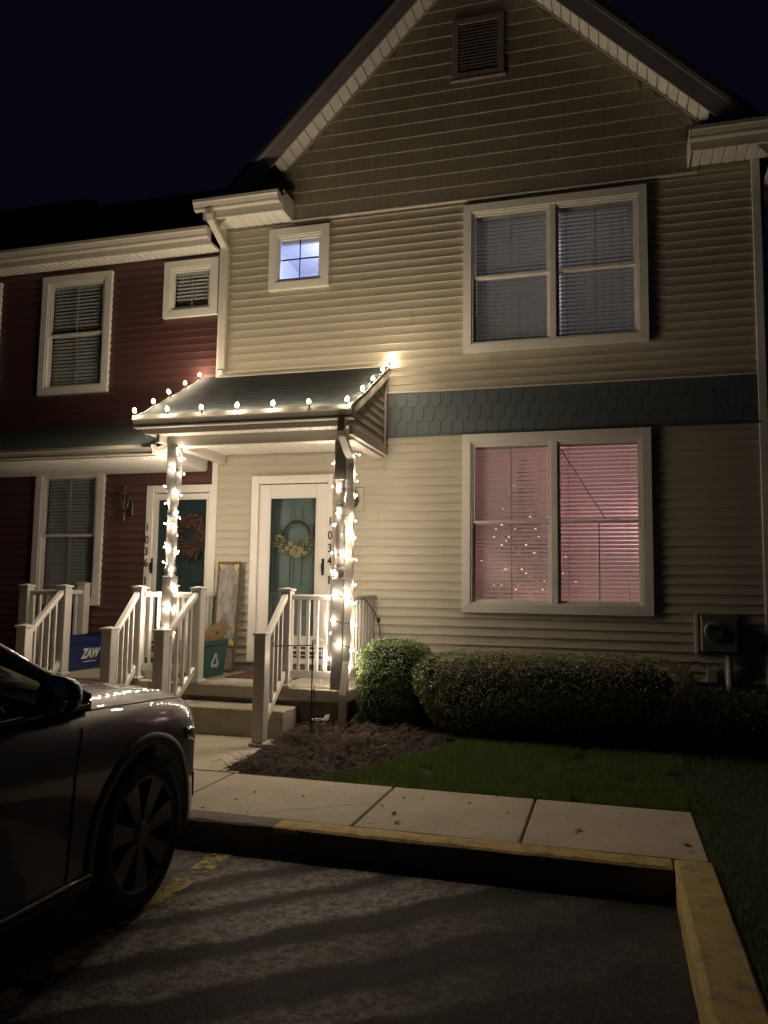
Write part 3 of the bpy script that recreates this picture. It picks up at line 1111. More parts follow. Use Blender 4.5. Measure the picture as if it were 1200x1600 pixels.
# ================================================================== RED HOUSE
RH = thing('townhouse', 'dark red sided townhouse beside the beige one, with unlit windows', 'house', (-5, 0, 0))
YR = 0.02
RT = (-5.955, -4.845, 4.075, 5.76)
RS = (-4.035, -3.24, 5.02, 5.785)
RL = (-5.885, -4.815, 1.22, 3.06)
RW = (-7.72, -6.67, 4.075, 5.76)
RD = (-4.16, -3.20, .56, 2.785)
XRL = -12.0
mb = MB()
lap(mb, .57, 3.62, .1018, lambda z: (XRL, XL - .055), [hole(RL), (RD[0] + .05, RD[1] - .05, 0, RD[3] - .05)], y0=YR)
lap(mb, 3.62, 5.90, .1018, lambda z: (XRL, XL - .055), [hole(RT), hole(RS), hole(RW)], y0=YR)
mb.build('siding', M_red, RH)
dkb = [dict(pitch=.050, depth=.05, tilt=R(-30), jit=.06, lift=.02)]
window(RH, 'window', *RT, 1, y=YR, room=(.5, M_roomdk), blind=dkb, label='tall upper window with dark blinds')
window(RH, 'window', *RW, 1, y=YR, room=(.5, M_roomdk), blind=dkb, label='upper window cut by the frame edge')
window(RH, 'window', *RS, 1, y=YR, hung=False, room=(.5, M_roomdk), blind=dkb, label='small square upper window with unlit blinds')
window(RH, 'window', *RL, 1, y=YR, room=(.5, M_roomdk), blind=[dict(pitch=.046, depth=.05, tilt=R(60), jit=.03, lift=.0)], label='ground floor window with closed blinds')
front_door(RH, RD[0], RD[1], .58, 2.785, -4.005, -3.275, .90, 2.61, YR, M_doordk, '1036', -4.125, -4.045, (2.235, 2.075, 1.925, 1.775), 'white storm door numbered 1036 over a dark door')
MB().box(XRL, XL - .05, YR + .005, .25, -.2, .575).build('foundation', M_found, RH)
MB().box(XRL, XL - .05, .6, .7, 3.0, 6).box(XRL, XRL + .1, .05, 9, 0, 6.0).box(XRL, XL - .05, 9, 9.1, 0, 6.0).build('wall', M_red, RH)
soffit_mb(XRL, XL - .06, -.27, -.005, 5.862, .10).build('soffit', M_white, RH)
MB().cbox(XRL, XL - .06, -.29, -.27, 5.845, 6.05, .004).build('fascia', M_alum, RH)
gutter_mb(XRL, XL - .062, -.29, 5.915, 1.02).build('gutter', M_alum, RH)
m = MB()
s_ = .80
m.prism([(-.36, 6.03), (-.36, 6.06), (1.75, 6.06 + s_ * 2.11), (1.75, 6.03 + s_ * 2.0)], 'x', XRL, XL - .06)
m.prism([(1.75, 6.06 + s_ * 2.11), (8.5, 6.06), (8.5, 6.0), (1.75, 6.03 + s_ * 2.0)], 'x', XRL, XL - .06)
m.prism([(1.2, 6.9), (1.75, 7.9), (2.05, 8.07), (2.6, 7.9), (2.6, 6.9)], 'x', XRL, -6.80)
m.build('roof', M_roofdk, RH)

# red porch roof
RP = thing('porch_roof', 'long grey shingled porch roof against the red house, left of the lit porch', 'porch roof', (-6, 0, 3))
m = MB()
rx1 = -3.30
m.prism([(-1.30, 3.05), (-1.30, 3.08), (YR - .02, 3.64), (YR - .02, 3.58)], 'x', XRL, rx1)
m.build('shingles', M_roof, RP)
MB().cbox(XRL, rx1, -1.22, -1.20, 2.95, 3.05, .004).build('fascia', M_alum, RP)
gutter_mb(XRL, rx1, -1.22, 2.965, .85).build('gutter', M_alum, RP)
soffit_mb(XRL, rx1 - .02, -1.20, YR - .03, 2.955, .10).build('soffit', M_white, RP)
m = MB()
m.prism([(-1.2, 2.98), (-1.2, 3.05), (YR - .03, 3.58), (YR - .03, 2.98)], 'x', rx1 - .03, rx1 - .01)
m.build('side_panel', M_white, RP)

# ================================================================== LIT PORCH
PZ = .46
PX0, PX1, PY = -3.22, -0.955, -1.28
PO = thing('porch', 'concrete porch of the beige house with a grey shed roof on two wrapped posts', 'porch', (-2.1, -.6, 0))
m = MB()
m.cbox(PX0, PX1, PY, -.02, PZ - .13, PZ, .012)
m.build('floor_slab', M_conc, PO)
m = MB()
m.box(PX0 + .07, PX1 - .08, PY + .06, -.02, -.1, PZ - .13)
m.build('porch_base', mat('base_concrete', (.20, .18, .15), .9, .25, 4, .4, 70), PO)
m = MB()
m.cbox(-2.78, -1.50, -1.63, PY + .06, -.1, .275, .012)
m.build('step', M_conc, PO)
# roof: shed, eave y=-1.5 z=3.35
RX0, RX1 = -3.40, -0.90
EY, EZ, WZ = -1.47, 3.345, 4.185
m = MB()
nrow = 11
for i in range(nrow):
    a, b = i / nrow, (i + 1) / nrow
    y0_, z0_ = EY + (0 - EY) * a, EZ + (WZ - EZ) * a
    y1_, z1_ = EY + (0 - EY) * b, EZ + (WZ - EZ) * b
    x = RX0
    rr = random.Random(i)
    while x < RX1 - .001:
        xe = min(x + rr.choice((.14, .19, .25, .33)), RX1)
        lift = .004 + rr.uniform(0, .003)
        m.prism([(y0_, z0_), (y0_, z0_ + lift), (y1_, z1_ + .004), (y1_, z1_)], 'x', x + .0008, xe - .0008)
        x = xe
m.prism([(EY, EZ - .03), (EY, EZ), (0, WZ), (0, WZ - .05)], 'x', RX0, RX1)
m.build('roof', M_roof, PO)
MB().prism([(-.08, WZ - .045 + .012), (-.08, WZ - .04 + .016), (-.022, WZ + .03), (-.022, WZ - .02)], 'x', -3.16, RX1).build('flashing', M_alum, PO)
MB().cbox(RX0 + .06, RX1 - .02, -1.40, -1.38, 3.165, EZ - .005, .004).build('fascia', M_alum, PO)
gutter_mb(RX0 - .02, RX1 + .02, -1.40, 3.225, 1.05).build('gutter', M_alum, PO)
soffit_mb(RX0 + .07, RX1 - .03, -1.38, -1.215, 3.170, .10).build('soffit', M_white, PO)
MB().cbox(PX0 + .06, PX1 + .0, -1.215, -1.085, 3.05, 3.20, .004).build('beam', M_alum, PO)
for xa in (PX0 + .06, PX1 - .13):
    MB().cbox(xa, xa + .12, -1.085, -.03, 3.05, 3.195, .004).build('beam', M_alum, PO)
m = soffit_mb(PX0 + .18, PX1 - .13, -1.085, -.03, 3.15, .10)
m.build('ceiling', M_white, PO)
# gable side triangles with lap siding, rake trim
for side, xx in ((1, PX1 + .0), (-1, PX0 + .06)):
    m = MB()
    z = 3.19
    while z < WZ - .05:
        zt = z + .1018
        ys = lambda q: EY + (q - EZ + .05) / (WZ - EZ) * (0 - EY)
        ya0, ya1 = max(ys(z), -1.37), max(ys(zt), -1.37)
        if ya1 < -.01:
            o1 = .016
            pts = [(xx + side * o1, ya0, z), (xx + side * o1, -.02, z), (xx + side * .003, -.02, zt), (xx + side * .003, ya1, zt), (xx, ya0, z), (xx, -.02, z)]
            m.add(pts, [(0, 1, 2, 3), (4, 5, 1, 0)])
        z = zt
    m.add([(xx, -1.37, 3.19), (xx, -.02, 3.19), (xx, -.02, WZ - .06), (xx, -1.37, EZ)], [(0, 1, 2, 3)])
    m.build('side_siding', M_sid, PO)
    m = MB()
    xa, xb = (xx + .015, RX1 - .005) if side > 0 else (RX0 + .005, xx - .015)
    m.prism([(EY + .02, EZ - .115), (EY + .02, EZ - .005), (-.01, WZ - .02), (-.01, WZ - .15)], 'x', xa, xb)
    m.build('rake_board', M_alum, PO)
    m = MB()
    m.cbox(min(xx, xx + side * .045), max(xx, xx + side * .045), -1.38, -.03, 3.075, 3.175, .004)
    m.cbox(min(xx, xx + side * .03), max(xx, xx + side * .03), -.06, -.026, 3.175, WZ - .12, .003)
    m.build('side_fascia', M_alum, PO)
# posts: square ends and turned shafts
def post_mb(x, y, zb, zt, low, high):
    m = MB()
    h = .064
    m.cbox(x - h, x + h, y - h, y + h, zb, low, .008)
    m.cbox(x - h, x + h, y - h, y + h, high, zt, .008)
    L = high - low
    prof = [(.060, 0), (.060, .012), (.045, .03), (.062, .05), (.066, .075), (.062, .10), (.044, .12), (.052, .135), (.052, .15), (.044, .165), (.058, .24), (.062, .34), (.060, L * .45), (.055, L * .62)]
    top = [(.050, L - .30), (.060, L - .285), (.060, L - .27), (.048, L - .255), (.060, L - .24), (.060, L - .225), (.046, L - .205), (.058, L - .15), (.063, L - .10), (.052, L - .05), (.062, L - .02), (.062, L)]
    m.lathe(prof + top, (x, y, low), 24)
    return m
LPX, RPX, PPY = -3.08, -1.085, -1.18
post_mb(LPX, PPY, PZ, 3.05, 1.60, 2.55).build('post', M_post, PO)
post_mb(RPX, PPY, PZ, 3.05, 1.60, 2.62).build('post', M_post, PO)
# porch downspout
def duct_mb(pts, w=.055, d=.075, wdir=(1, 0, 0)):
    """rectangular corrugated duct along polyline"""
    m = MB()
    pts = [Vector(p) for p in pts]
    wd = Vector(wdir)
    rings = []
    for i, p in enumerate(pts):
        t = (pts[min(i + 1, len(pts) - 1)] - pts[max(i - 1, 0)]).normalized()
        a = (wd - t * wd.dot(t)).normalized()
        b = t.cross(a)
        sc = 1.0
        ring = []
        for (u, v) in ((-1, -1), (-.4, -1), (-.3, -.82), (.3, -.82), (.4, -1), (1, -1), (1, 1), (.4, 1), (-.4, 1), (-1, 1)):
            ring.append(p + a * u * w / 2 * sc + b * v * d / 2 * sc)
        rings.append(ring)
    n = 10
    vs = [q for r_ in rings for q in r_]
    fs = []
    for i in range(len(pts) - 1):
        for k in range(n):
            fs.append((i * n + k, i * n + (k + 1) % n, (i + 1) * n + (k + 1) % n, (i + 1) * n + k))
    fs.append(list(range(n))[::-1])
    fs.append([(len(pts) - 1) * n + k for k in range(n)])
    m.add(vs, fs)
    return m
dsx = RPX + .118
duct_mb([(RPX + .085, -1.455, 3.24), (RPX + .085, -1.455, 3.10), (RPX + .088, -1.44, 3.06), (RPX + .105, -1.28, 2.90), (dsx, -1.235, 2.86), (dsx, -1.225, 2.80), (dsx, -1.225, 2.0), (dsx, -1.225, 1.2), (dsx + .003, -1.25, .75), (dsx + .004, -1.36, .42), (dsx + .004, -1.37, .10)], .075, .055).build('downspout', M_alum, PO)
# second floor downspout of the beige house
duct_mb([(-3.17, -.44, 6.235), (-3.17, -.44, 6.16), (-3.165, -.42, 6.11), (-3.125, -.10, 5.89), (-3.12, -.075, 5.84), (-3.12, -.07, 5.76), (-3.12, -.07, 5.0), (-3.12, -.07, 4.30), (-3.12, -.075, 4.24), (-3.12, -.14, 4.20)], .085, .065).build('downspout', M_alum, BH)
duct_mb([(3.40, -.44, 6.30), (3.40, -.44, 6.22), (3.395, -.40, 6.16), (3.34, -.05, 5.98), (3.335, .05, 5.90), (3.335, .06, 3), (3.335, .06, .4)], .08, .06).build('downspout', M_alum, BH)

# red porch slab
RPO = thing('porch', 'concrete porch of the red house with white railings', 'porch', (-4.2, -.6, 0))
MB().cbox(-5.10, -3.26, -1.28, -.01, PZ - .13, PZ, .012).build('floor_slab', M_conc, RPO)
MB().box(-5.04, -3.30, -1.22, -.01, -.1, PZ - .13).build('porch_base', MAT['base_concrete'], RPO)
MB().cbox(-4.72, -3.34, -1.63, -1.22, -.1, .275, .012).build('step', M_conc, RPO)

# ------------------------------------------------------------------ railings
NW = .058
def newel(rail, x, y, zb, zt, base=True):
    m = MB()
    m.cbox(x - NW, x + NW, y - NW, y + NW, zb, zt - .035, .005)
    nw = m.build('newel', M_rail, rail)
    m = MB()
    q = NW + .014
    m.cbox(x - q, x + q, y - q, y + q, zt - .037, zt - .018, .004)
    m.add([(x - q, y - q, zt - .018), (x + q, y - q, zt - .018), (x + q, y + q, zt - .018), (x - q, y + q, zt - .018), (x, y, zt)], [(0, 1, 4), (1, 2, 4), (2, 3, 4), (3, 0, 4)])
    m.build('cap', M_rail, nw)
    if base:
        m = MB()
        q = NW + .022
        m.cbox(x - q, x + q, y - q, y + q, zb, zb + .035, .008)
        m.build('base_trim', M_rail, nw)
def bar(p0, p1, w, h, cap=False):
    """rail bar between points; section w (horizontal) x h (vertical)"""
    p0, p1 = Vector(p0), Vector(p1)
    d = (p1 - p0)
    hx = Vector((d.x, d.y, 0)).normalized()
    n = Vector((-hx.y, hx.x, 0)) * w / 2
    v = Vector((0, 0, h / 2))
    m = MB()
    sec = [(-1, -1), (1, -1), (1, .4), (.7, 1), (-.7, 1), (-1, .4)] if cap else [(-1, -1), (1, -1), (1, 1), (-1, 1)]
    k = len(sec)
    vs = [p0 + n * a + v * b for a, b in sec] + [p1 + n * a + v * b for a, b in sec]
    m.add(vs, [list(range(k))[::-1], [k + i for i in range(k)]] + [(i, (i + 1) % k, k + (i + 1) % k, k + i) for i in range(k)])
    return m
def rail_run(rail, p0, p1, zt0, zt1, zb0, zb1, n, skip=.0):
    """handrail, bottom rail and n balusters between plan points"""
    a, b = Vector((p0[0], p0[1], 0)), Vector((p1[0], p1[1], 0))
    bar((a.x, a.y, zt0), (b.x, b.y, zt1), .062, .055, True).build('handrail', M_rail, rail)
    bar((a.x, a.y, zb0), (b.x, b.y, zb1), .045, .075).build('bottom_rail', M_rail, rail)
    d = (b - a).normalized()
    pz = Vector((-d.y, d.x, 0))
    for i in range(n):
        t = (i + .8) / (n + .6)
        p = a.lerp(b, t)
        zt, zb = zt0 + (zt1 - zt0) * t - .02, zb0 + (zb1 - zb0) * t + .03
        h = .0165
        m = MB()
        vs = []
        for zz in (0, 1):
            for (u, v) in ((-1, -1), (1, -1), (1, 1), (-1, 1)):
                q = p + d * u * h + pz * v * h
                sl = (zt1 - zt0) / max((b - a).length, 1e-6) * u * h
                vs.append((q.x, q.y, (zt if zz else zb) + sl))
        m.add(vs, [(0, 3, 2, 1), (4, 5, 6, 7), (0, 1, 5, 4), (1, 2, 6, 5), (2, 3, 7, 6), (3, 0, 4, 7)])
        m.build('baluster', M_rail, rail)
GR = 'white porch railings'
TZ = 1.495
def stair_rail(x_top, x_low, label, zl=0.0):
    t = thing('stair_railing', label, 'railing', (x_top, -1.6, 0), 'white stair railings')
    newel(t, x_top, -1.21, PZ, TZ)
    newel(t, x_low, -1.97, zl, 1.075)
    rail_run(t, (x_top, -1.27), (x_low, -1.91), 1.40, .985, .585, .17, 4)
    return t
stair_rail(-1.655, -1.585, 'white stair railing right of the steps to the beige house door, nearest the mulch bed')
stair_rail(-2.70, -2.67, 'white stair railing left of the steps to the beige house door, beside the green bin')
stair_rail(-3.43, -3.27, 'white stair railing right of the red house steps, beside the blue bin')
stair_rail(-4.42, -4.30, 'white stair railing left of the red house steps, farthest from the lit porch')
t = thing('porch_railing', 'white front railing between the stair newel and the right lit post', 'railing', (-1.4, -1.2, PZ), GR)
rail_run(t, (-1.597, -1.2), (-1.15, -1.18), 1.395, 1.395, .595, .595, 4)
t = thing('porch_railing', 'white side railing from the right lit post back to the beige wall', 'railing', (-1.03, -.6, PZ), GR)
rail_run(t, (-1.05, -1.12), (-1.05, -.03), 1.395, 1.395, .595, .595, 9)
t = thing('porch_railing', 'short white front railing between the left lit post and the green bin', 'railing', (-2.9, -1.2, PZ), GR)
rail_run(t, (-3.01, -1.18), (-2.76, -1.2), 1.395, 1.395, .595, .595, 3)
t = thing('porch_railing', 'white side railing from the left lit post back to the corner of the beige wall', 'railing', (-3.08, -.6, PZ), GR)
rail_run(t, (-3.12, -1.10), (-3.12, -.04), 1.395, 1.395, .595, .595, 8)
t = thing('porch_railing', 'white front railing of the red house ending behind the left lit post', 'railing', (-3.3, -1.1, PZ), GR)
newel(t, -3.17, -1.0, PZ, 1.52)
rail_run(t, (-3.37, -1.2), (-3.20, -1.06), 1.395, 1.395, .595, .595, 2)
t = thing('porch_railing', 'white front railing left of the red house steps with a corner newel', 'railing', (-4.7, -1.2, PZ), GR)
newel(t, -4.94, -1.21, PZ, TZ)
rail_run(t, (-4.88, -1.2), (-4.48, -1.2), 1.395, 1.395, .595, .595, 3)
t = thing('porch_railing', 'white side railing running back to the red wall under the ground floor window', 'railing', (-5.02, -.6, PZ), GR)
newel(t, -5.0, -.09, PZ, 1.53)
rail_run(t, (-4.97, -1.15), (-5.0, -.15), 1.395, 1.395, .595, .595, 8)

# ------------------------------------------------------------------ string lights
M_bulbBig = emis('lit_bulb', (1.0, .78, .46), 9)
M_bulbMini = emis('lit_mini_bulb', (1.0, .80, .54), 8)
M_wire = mat('string_wire', (.03, .035, .03), .5)
M_wirew = mat('string_wire_pale', (.35, .33, .28), .5)
def proto(mb_, name, m):
    o = mb_.build(name, m)
    me = o.data
    bpy.data.objects.remove(o)
    return me
me_big = proto(MB().lathe([(.011, 0), (.018, .009), (.0215, .021), (.0205, .035), (.014, .050), (.006, .059), (.0005, .062)], (0, 0, 0), 16), 'bulb', M_bulbBig)
me_sock = proto(MB().lathe([(.0005, -.034), (.012, -.034), (.0135, -.012), (.0135, .004), (.0005, .004)], (0, 0, 0), 10), 'socket', M_wire)
me_mini = proto(MB().lathe([(.0005, -.013), (.006, -.010), (.0078, -.003), (.0072, .005), (.0038, .012), (.0005, .014)], (0, 0, 0), 10), 'bulb', M_bulbMini)
def add_bulb(t, me, p, sock=None, lean=(0, 0), power=1, col=WARM, rad=.02, zc=0.0):
    o = bpy.data.objects.new('bulb', me)
    COL.objects.link(o)
    o.parent = t
    o.location = Vector(p) - ORG[t.name]
    o.rotation_euler = (lean[0], lean[1], 0)
    if sock:
        s2 = bpy.data.objects.new('socket', sock)
        COL.objects.link(s2)
        s2.parent = o
    if power > 0:
        l = bpy.data.lights.get('bulb_glow_%d' % (power * 100)) or bpy.data.lights.new('bulb_glow_%d' % (power * 100), 'POINT')
        l.energy = power
        l.color = col
        l.shadow_soft_size = rad
        lo = bpy.data.objects.new('bulb_glow', l)
        COL.objects.link(lo)
        lo.parent = o
        lo.location = (0, 0, zc)
ST = thing('light_string', 'string of large warm bulbs clipped along the porch roof edge and up both rakes', 'string lights', (-2.1, -1.5, 3.36), 'christmas light strings')
pts = []
zg = 3.225 + .131 + .03
for k in range(4):           # left rake, from the wall down
    f = 1 - (k + .35) / 4.3
    pts.append((RX0 - .01, EY + f * (0 - EY), EZ + f * (WZ - EZ) + .05, (0, -.25)))
nf = 7
for k in range(nf):
    pts.append((RX0 + .0 + (RX1 - RX0 - .03) * k / (nf - 1), -1.515, zg, (0.05, random.uniform(-.1, .1))))
for k in range(4):
    f = (k + .95) / 4.05
    pts.append((RX1 + .01, EY + f * (0 - EY), EZ + f * (WZ - EZ) + .05, (0, .2)))
for (x, y, z, ln) in pts:
    add_bulb(ST, me_big, (x, y, z), me_sock, (ln[0] + random.uniform(-.3, .3), ln[1] + random.uniform(-.25, .25)), P_BIG if y < -1.5 else P_RAKE, WARM, .029, .030)
wp = []
for a, b in zip(pts[:-1], pts[1:]):
    for k in range(8):
        t_ = k / 8
        q = Vector(a[:3]).lerp(Vector(b[:3]), t_)
        wp.append((q.x, q.y, q.z - .034 - .012 * math.sin(math.pi * t_)))
wp.append((pts[-1][0], pts[-1][1], pts[-1][2] - .034))
wire = MB().tube(wp, .0045, 6)
wire.tube([(pts[4][0], pts[4][1], pts[4][2] - .034), (RX0 + .06, -1.36, 3.15), (RX0 + .08, -1.30, 3.06), (RX0 + .15, -1.24, 3.02), (LPX - .06, -1.25, 3.04)], .0035, 6)
wire.build('wire', M_wirew, ST)

def post_string(px, label, turns, nb, seed, zlo, zhi, extra=0.0):
    t = thing('light_string', label, 'string lights', (px, PPY, zlo), 'christmas light strings')
    rg = random.Random(seed)
    wpts = []
    N = int(turns * 14)
    def hp(u, out):
        a = u * turns * 2 * math.pi - 1.9
        ca, sa = math.cos(a), math.sin(a)
        # rounded square path, bulging over the downspout on the right hand post
        k = (abs(ca) ** 6 + abs(sa) ** 6) ** (-1 / 6)
        z = zhi + (zlo - zhi) * u
        shaft = 1.62 < z < 2.54
        r_ = (.060 if shaft else .066) * (1 if shaft else k) + out
        x, y = px + r_ * ca, PPY + r_ * sa
        if extra and ca > 0.15:
            x += extra * min(1, (ca - .15) * 2.2)
            if sa < 0:
                y -= .045 * min(1, (ca - .15) * 3) * abs(sa) ** .3
        return (x, y, z + .03 * math.sin(u * 41 + seed))
    for i in range(N + 1):
        wpts.append(hp(i / N, .006))
    MB().tube(wpts, .0032, 5).build('wire', M_wire, t)
    for i in range(nb):
        u = (i + .5 + rg.uniform(-.45, .45)) / nb
        add_bulb(t, me_mini, hp(u, rg.uniform(.018, .032)), None, (rg.uniform(-1, 1), rg.uniform(-1, 1)), P_MINI, WARM_MINI, .014)
    return t
post_string(LPX, 'mini light string spiralling round the left porch post', 9.4, 43, 2, .98, 3.03)
post_string(RPX, 'mini light string spiralling round the right porch post and its downspout', 10.3, 47, 5, .66, 2.98, .085)

# black extension cord from the right post to the wall
m = MB()
m.tube([(RPX + .07, -1.10, 1.46), (-1.05, -1.0, 1.425), (-1.05, -.8, 1.425), (-1.0, -.5, 1.36), (-.97, -.22, 1.20), (-.965, -.12, 1.10), (-.965, -.06, 1.02), (-.965, -.05, .62)], .005, 6)
m.cbox(-.98, -.95, -.15, -.10, 1.10, 1.16, .006)
tag(m.build('extension_cord', M_dark), 'black extension cord drooping from the right railing to the beige wall', 'cord')

# ------------------------------------------------------------------ wall lanterns
def lantern(x, y, z, label, m_):
    t = thing('wall_lantern', label, 'wall lamp', (x, y, z), 'wall lanterns')
    m = MB()
    m.cbox(x - .045, x + .045, y - .03, y - .015, z - .10, z + .08, .006)
    m.tube([(x, y - .03, z - .06), (x, y - .10, z - .10), (x, y - .15, z - .08), (x, y - .15, z - .01)], .010, 8)
    m.build('bracket', m_, t)
    m = MB()
    m.lathe([(.022, -.16), (.014, -.12), (.012, -.03), (.035, -.02), (.040, 0)], (x, y - .15, z - .02), 12)
    m.lathe([(.078, .17), (.070, .185), (.045, .215), (.02, .235), (.012, .27), (.018, .29), (.001, .31)], (x, y - .15, z - .02), 12)
    for k in range(6):
        a = k * math.pi / 3
        m.tube([(x + .038 * math.cos(a), y - .15 + .038 * math.sin(a), z - .02), (x + .070 * math.cos(a), y - .15 + .070 * math.sin(a), z + .155)], .005, 5)
    m.build('cage', m_, t)
    m = MB()
    m.lathe([(.034, 0), (.065, .17)], (x, y - .15, z - .02), 6, smooth=False)
    m.build('lamp_glass', M_glass, t)
M_brass = mat('aged_brass', (.13, .105, .06), .35, .2, 12, metal=.8)
lantern(-4.42, YR, 2.50, 'unlit brass lantern on the red wall left of the door', M_brass)
m = MB()
t = thing('wall_lantern', 'pale wall lamp half hidden behind the right lit post', 'wall lamp', (-1.29, 0, 2.5), 'wall lanterns')
MB().cbox(-1.37, -1.20, -.034, -.018, 2.42, 2.70, .006).build('mounting_block', M_sid, t)
m = MB()
m.lathe([(.05, 0), (.05, .02), (.03, .03), (.03, .06), (.001, .065)], (-1.30, -.055, 2.52), 14)
m.lathe([(.02, -.10), (.055, -.08), (.06, .04), (.075, .05), (.04, .10), (.012, .13), (.001, .15)], (-1.30, -.13, 2.55), 14)
m.build('lamp_body', M_brass, t)

# ------------------------------------------------------------------ wreaths
def ring_pts(c, r, n, jit, rg, y):
    return [(c[0] + (r + rg.uniform(-jit, jit)) * math.cos(2 * math.pi * k / n), y + rg.uniform(-jit, jit) * .6, c[1] + (r + rg.uniform(-jit, jit)) * math.sin(2 * math.pi * k / n)) for k in range(n + 1)]
M_twig = mat('vine_twig', (.10, .06, .035), .8, .3, 30)
t = thing('wreath', 'twig wreath with cream flowers hanging on the teal door', 'wreath', (-2.08, .05, 2.1), 'door wreaths')
rg = random.Random(11)
m = MB()
cw = (-2.085, 2.13)
yw = .055
for k in range(9):
    m.tube(ring_pts(cw, .175, 26, .022, rg, yw), .0055, 5)
m.build('twig_ring', M_twig, t)
m = MB()
for (fx, fz, fr) in ((-.03, -.20, .052), (.075, -.175, .050), (.01, -.235, .045), (-.10, -.16, .035), (-.06, -.10, .04), (.0, -.15, .035), (.13, -.22, .032), (.05, -.24, .035)):
    c0 = Vector((cw[0] + fx, yw - .045, cw[1] + fz))
    for ringk, (np_, rr_, tl) in enumerate(((9, 1.0, .2), (7, .65, .7), (5, .35, 1.2))):
        for q in range(np_):
            a = 2 * math.pi * (q + ringk * .4) / np_
            d = Vector((math.cos(a), 0, math.sin(a)))
            s2 = Vector((-math.sin(a), 0, math.cos(a)))
            tip = c0 + d * fr * rr_ + Vector((0, -tl * fr * .5, 0))
            mid = c0 + d * fr * rr_ * .6 + Vector((0, -fr * .25 - tl * fr * .25, 0))
            m.add([c0, mid + s2 * fr * .36 * rr_, tip, mid - s2 * fr * .36 * rr_], [(0, 1, 2, 3)])
m.build('flowers', mat('cream_petal', (.66, .55, .36), .7, .15, 30), t)
m = MB()
for k in range(150):
    a = rg.uniform(math.pi * .98, math.pi * 2.02)
    r_ = rg.uniform(.13, .26)
    c0 = Vector((cw[0] + r_ * math.cos(a) * 1.1, yw - rg.uniform(.0, .05), cw[1] + r_ * math.sin(a) * .85))
    a2 = a + rg.uniform(-.9, .9)
    L = rg.uniform(.04, .085)
    d = Vector((math.cos(a2), rg.uniform(-.4, .1), math.sin(a2))).normalized() * L
    s2 = Vector((-math.sin(a2), 0, math.cos(a2))) * L * .2
    m.add([c0, c0 + d * .5 + s2, c0 + d, c0 + d * .5 - s2], [(0, 1, 2, 3)])
m.build('leaves', mat('sage_leaf', (.17, .17, .08), .7, .4, 20), t)
m = MB()
for k in range(70):
    side = rg.choice((-1, 1))
    c0 = (cw[0] + side * rg.uniform(.10, .25) + .0, yw - rg.uniform(.03, .06), cw[1] + rg.uniform(-.22, .0))
    m.lathe([(.0005, -.008), (.008, 0), (.0005, .008)], c0, 6)
m.build('berries', mat('cream_berry', (.70, .62, .45), .5), t)
t = thing('wreath', 'autumn leaf wreath in rust and orange on the dark door behind the left lit post', 'wreath', (-3.545, .07, 2.14), 'door wreaths')
rg = random.Random(12)
m = MB()
cw = (-3.545, 2.135)
for k in range(5):
    m.tube(ring_pts(cw, .185, 24, .025, rg, .07), .006, 5)
m.build('twig_ring', M_twig, t)
for nm, colr, cnt in (('leaves', (.085, .036, .026), 240), ('leaves', (.12, .06, .035), 120)):
    m = MB()
    for k in range(cnt):
        a = rg.uniform(0, 6.283)
        r_ = .19 + rg.gauss(0, .035)
        c0 = Vector((cw[0] + r_ * math.cos(a), .06 - rg.uniform(0, .06), cw[1] + r_ * math.sin(a) * 1.08))
        a2 = rg.uniform(0, 6.283)
        L = rg.uniform(.04, .08)
        d = Vector((math.cos(a2), rg.uniform(-.5, .2), math.sin(a2))).normalized() * L
        s2 = Vector((-math.sin(a2), rg.uniform(-.3, .3), math.cos(a2))) * L * .35
        m.add([c0 - d * .5, c0 + s2, c0 + d * .5, c0 - s2], [(0, 1, 2, 3)])
    m.build(nm, mat('autumn_leaf_%d' % cnt, colr, .7, .3, 25), t)

# ------------------------------------------------------------------ porch items
# framed distressed board leaning on the wall
t = thing('framed_board', 'tall framed weathered grey board with gold corners leaning beside the door', 'board', (-2.9, -.1, PZ))
bx0, bx1, bh = -3.06, -2.755, 1.34
lean = .14
def lean_fn(p):
    k = (p[2] - PZ) / bh
    return (p[0], p[1] - .19 + k * .12, p[2])
m = MB()
for (a, b, c_, d_) in ((bx0, bx0 + .022, PZ, PZ + bh), (bx1 - .022, bx1, PZ, PZ + bh), (bx0 + .022, bx1 - .022, PZ, PZ + .03), (bx0 + .022, bx1 - .022, PZ + bh - .03, PZ + bh), (bx0 + .022, bx1 - .022, PZ + .30, PZ + .32)):
    m.cbox(a, b, -.03, .0, c_, d_, .003)
moved(m, lean_fn).build('frame', mat('worn_wood', (.12, .08, .045), .7, .3, 18), t)
m = MB().box(bx0 + .02, bx1 - .02, -.015, -.005, PZ + .02, PZ + bh - .02)
moved(m, lean_fn).build('panel', mat('weathered_panel', (.13, .115, .10), .6, .6, 9, .3, 40, tint=(.24, .22, .20), stretch=(1, 1, .5)), t)
m = MB()
cx = (bx0 + bx1) / 2
n = 16
A = [(cx + .115 * math.cos(math.pi * k / n), PZ + bh - .175 + .115 * math.sin(math.pi * k / n)) for k in range(n + 1)]
for (p, q) in zip(A[:-1], A[1:]):
    m.prism([p, q, (cx + (q[0] - cx) * 1.07, q[1] + .004), (cx + (p[0] - cx) * 1.07, p[1] + .004)], 'y', -.019, -.0155)
moved(m, lean_fn).build('arch_line', mat('arch_paint', (.34, .31, .27), .6), t)
M_gold = mat('gold_leaf', (.62, .47, .10), .4, .15, 30)
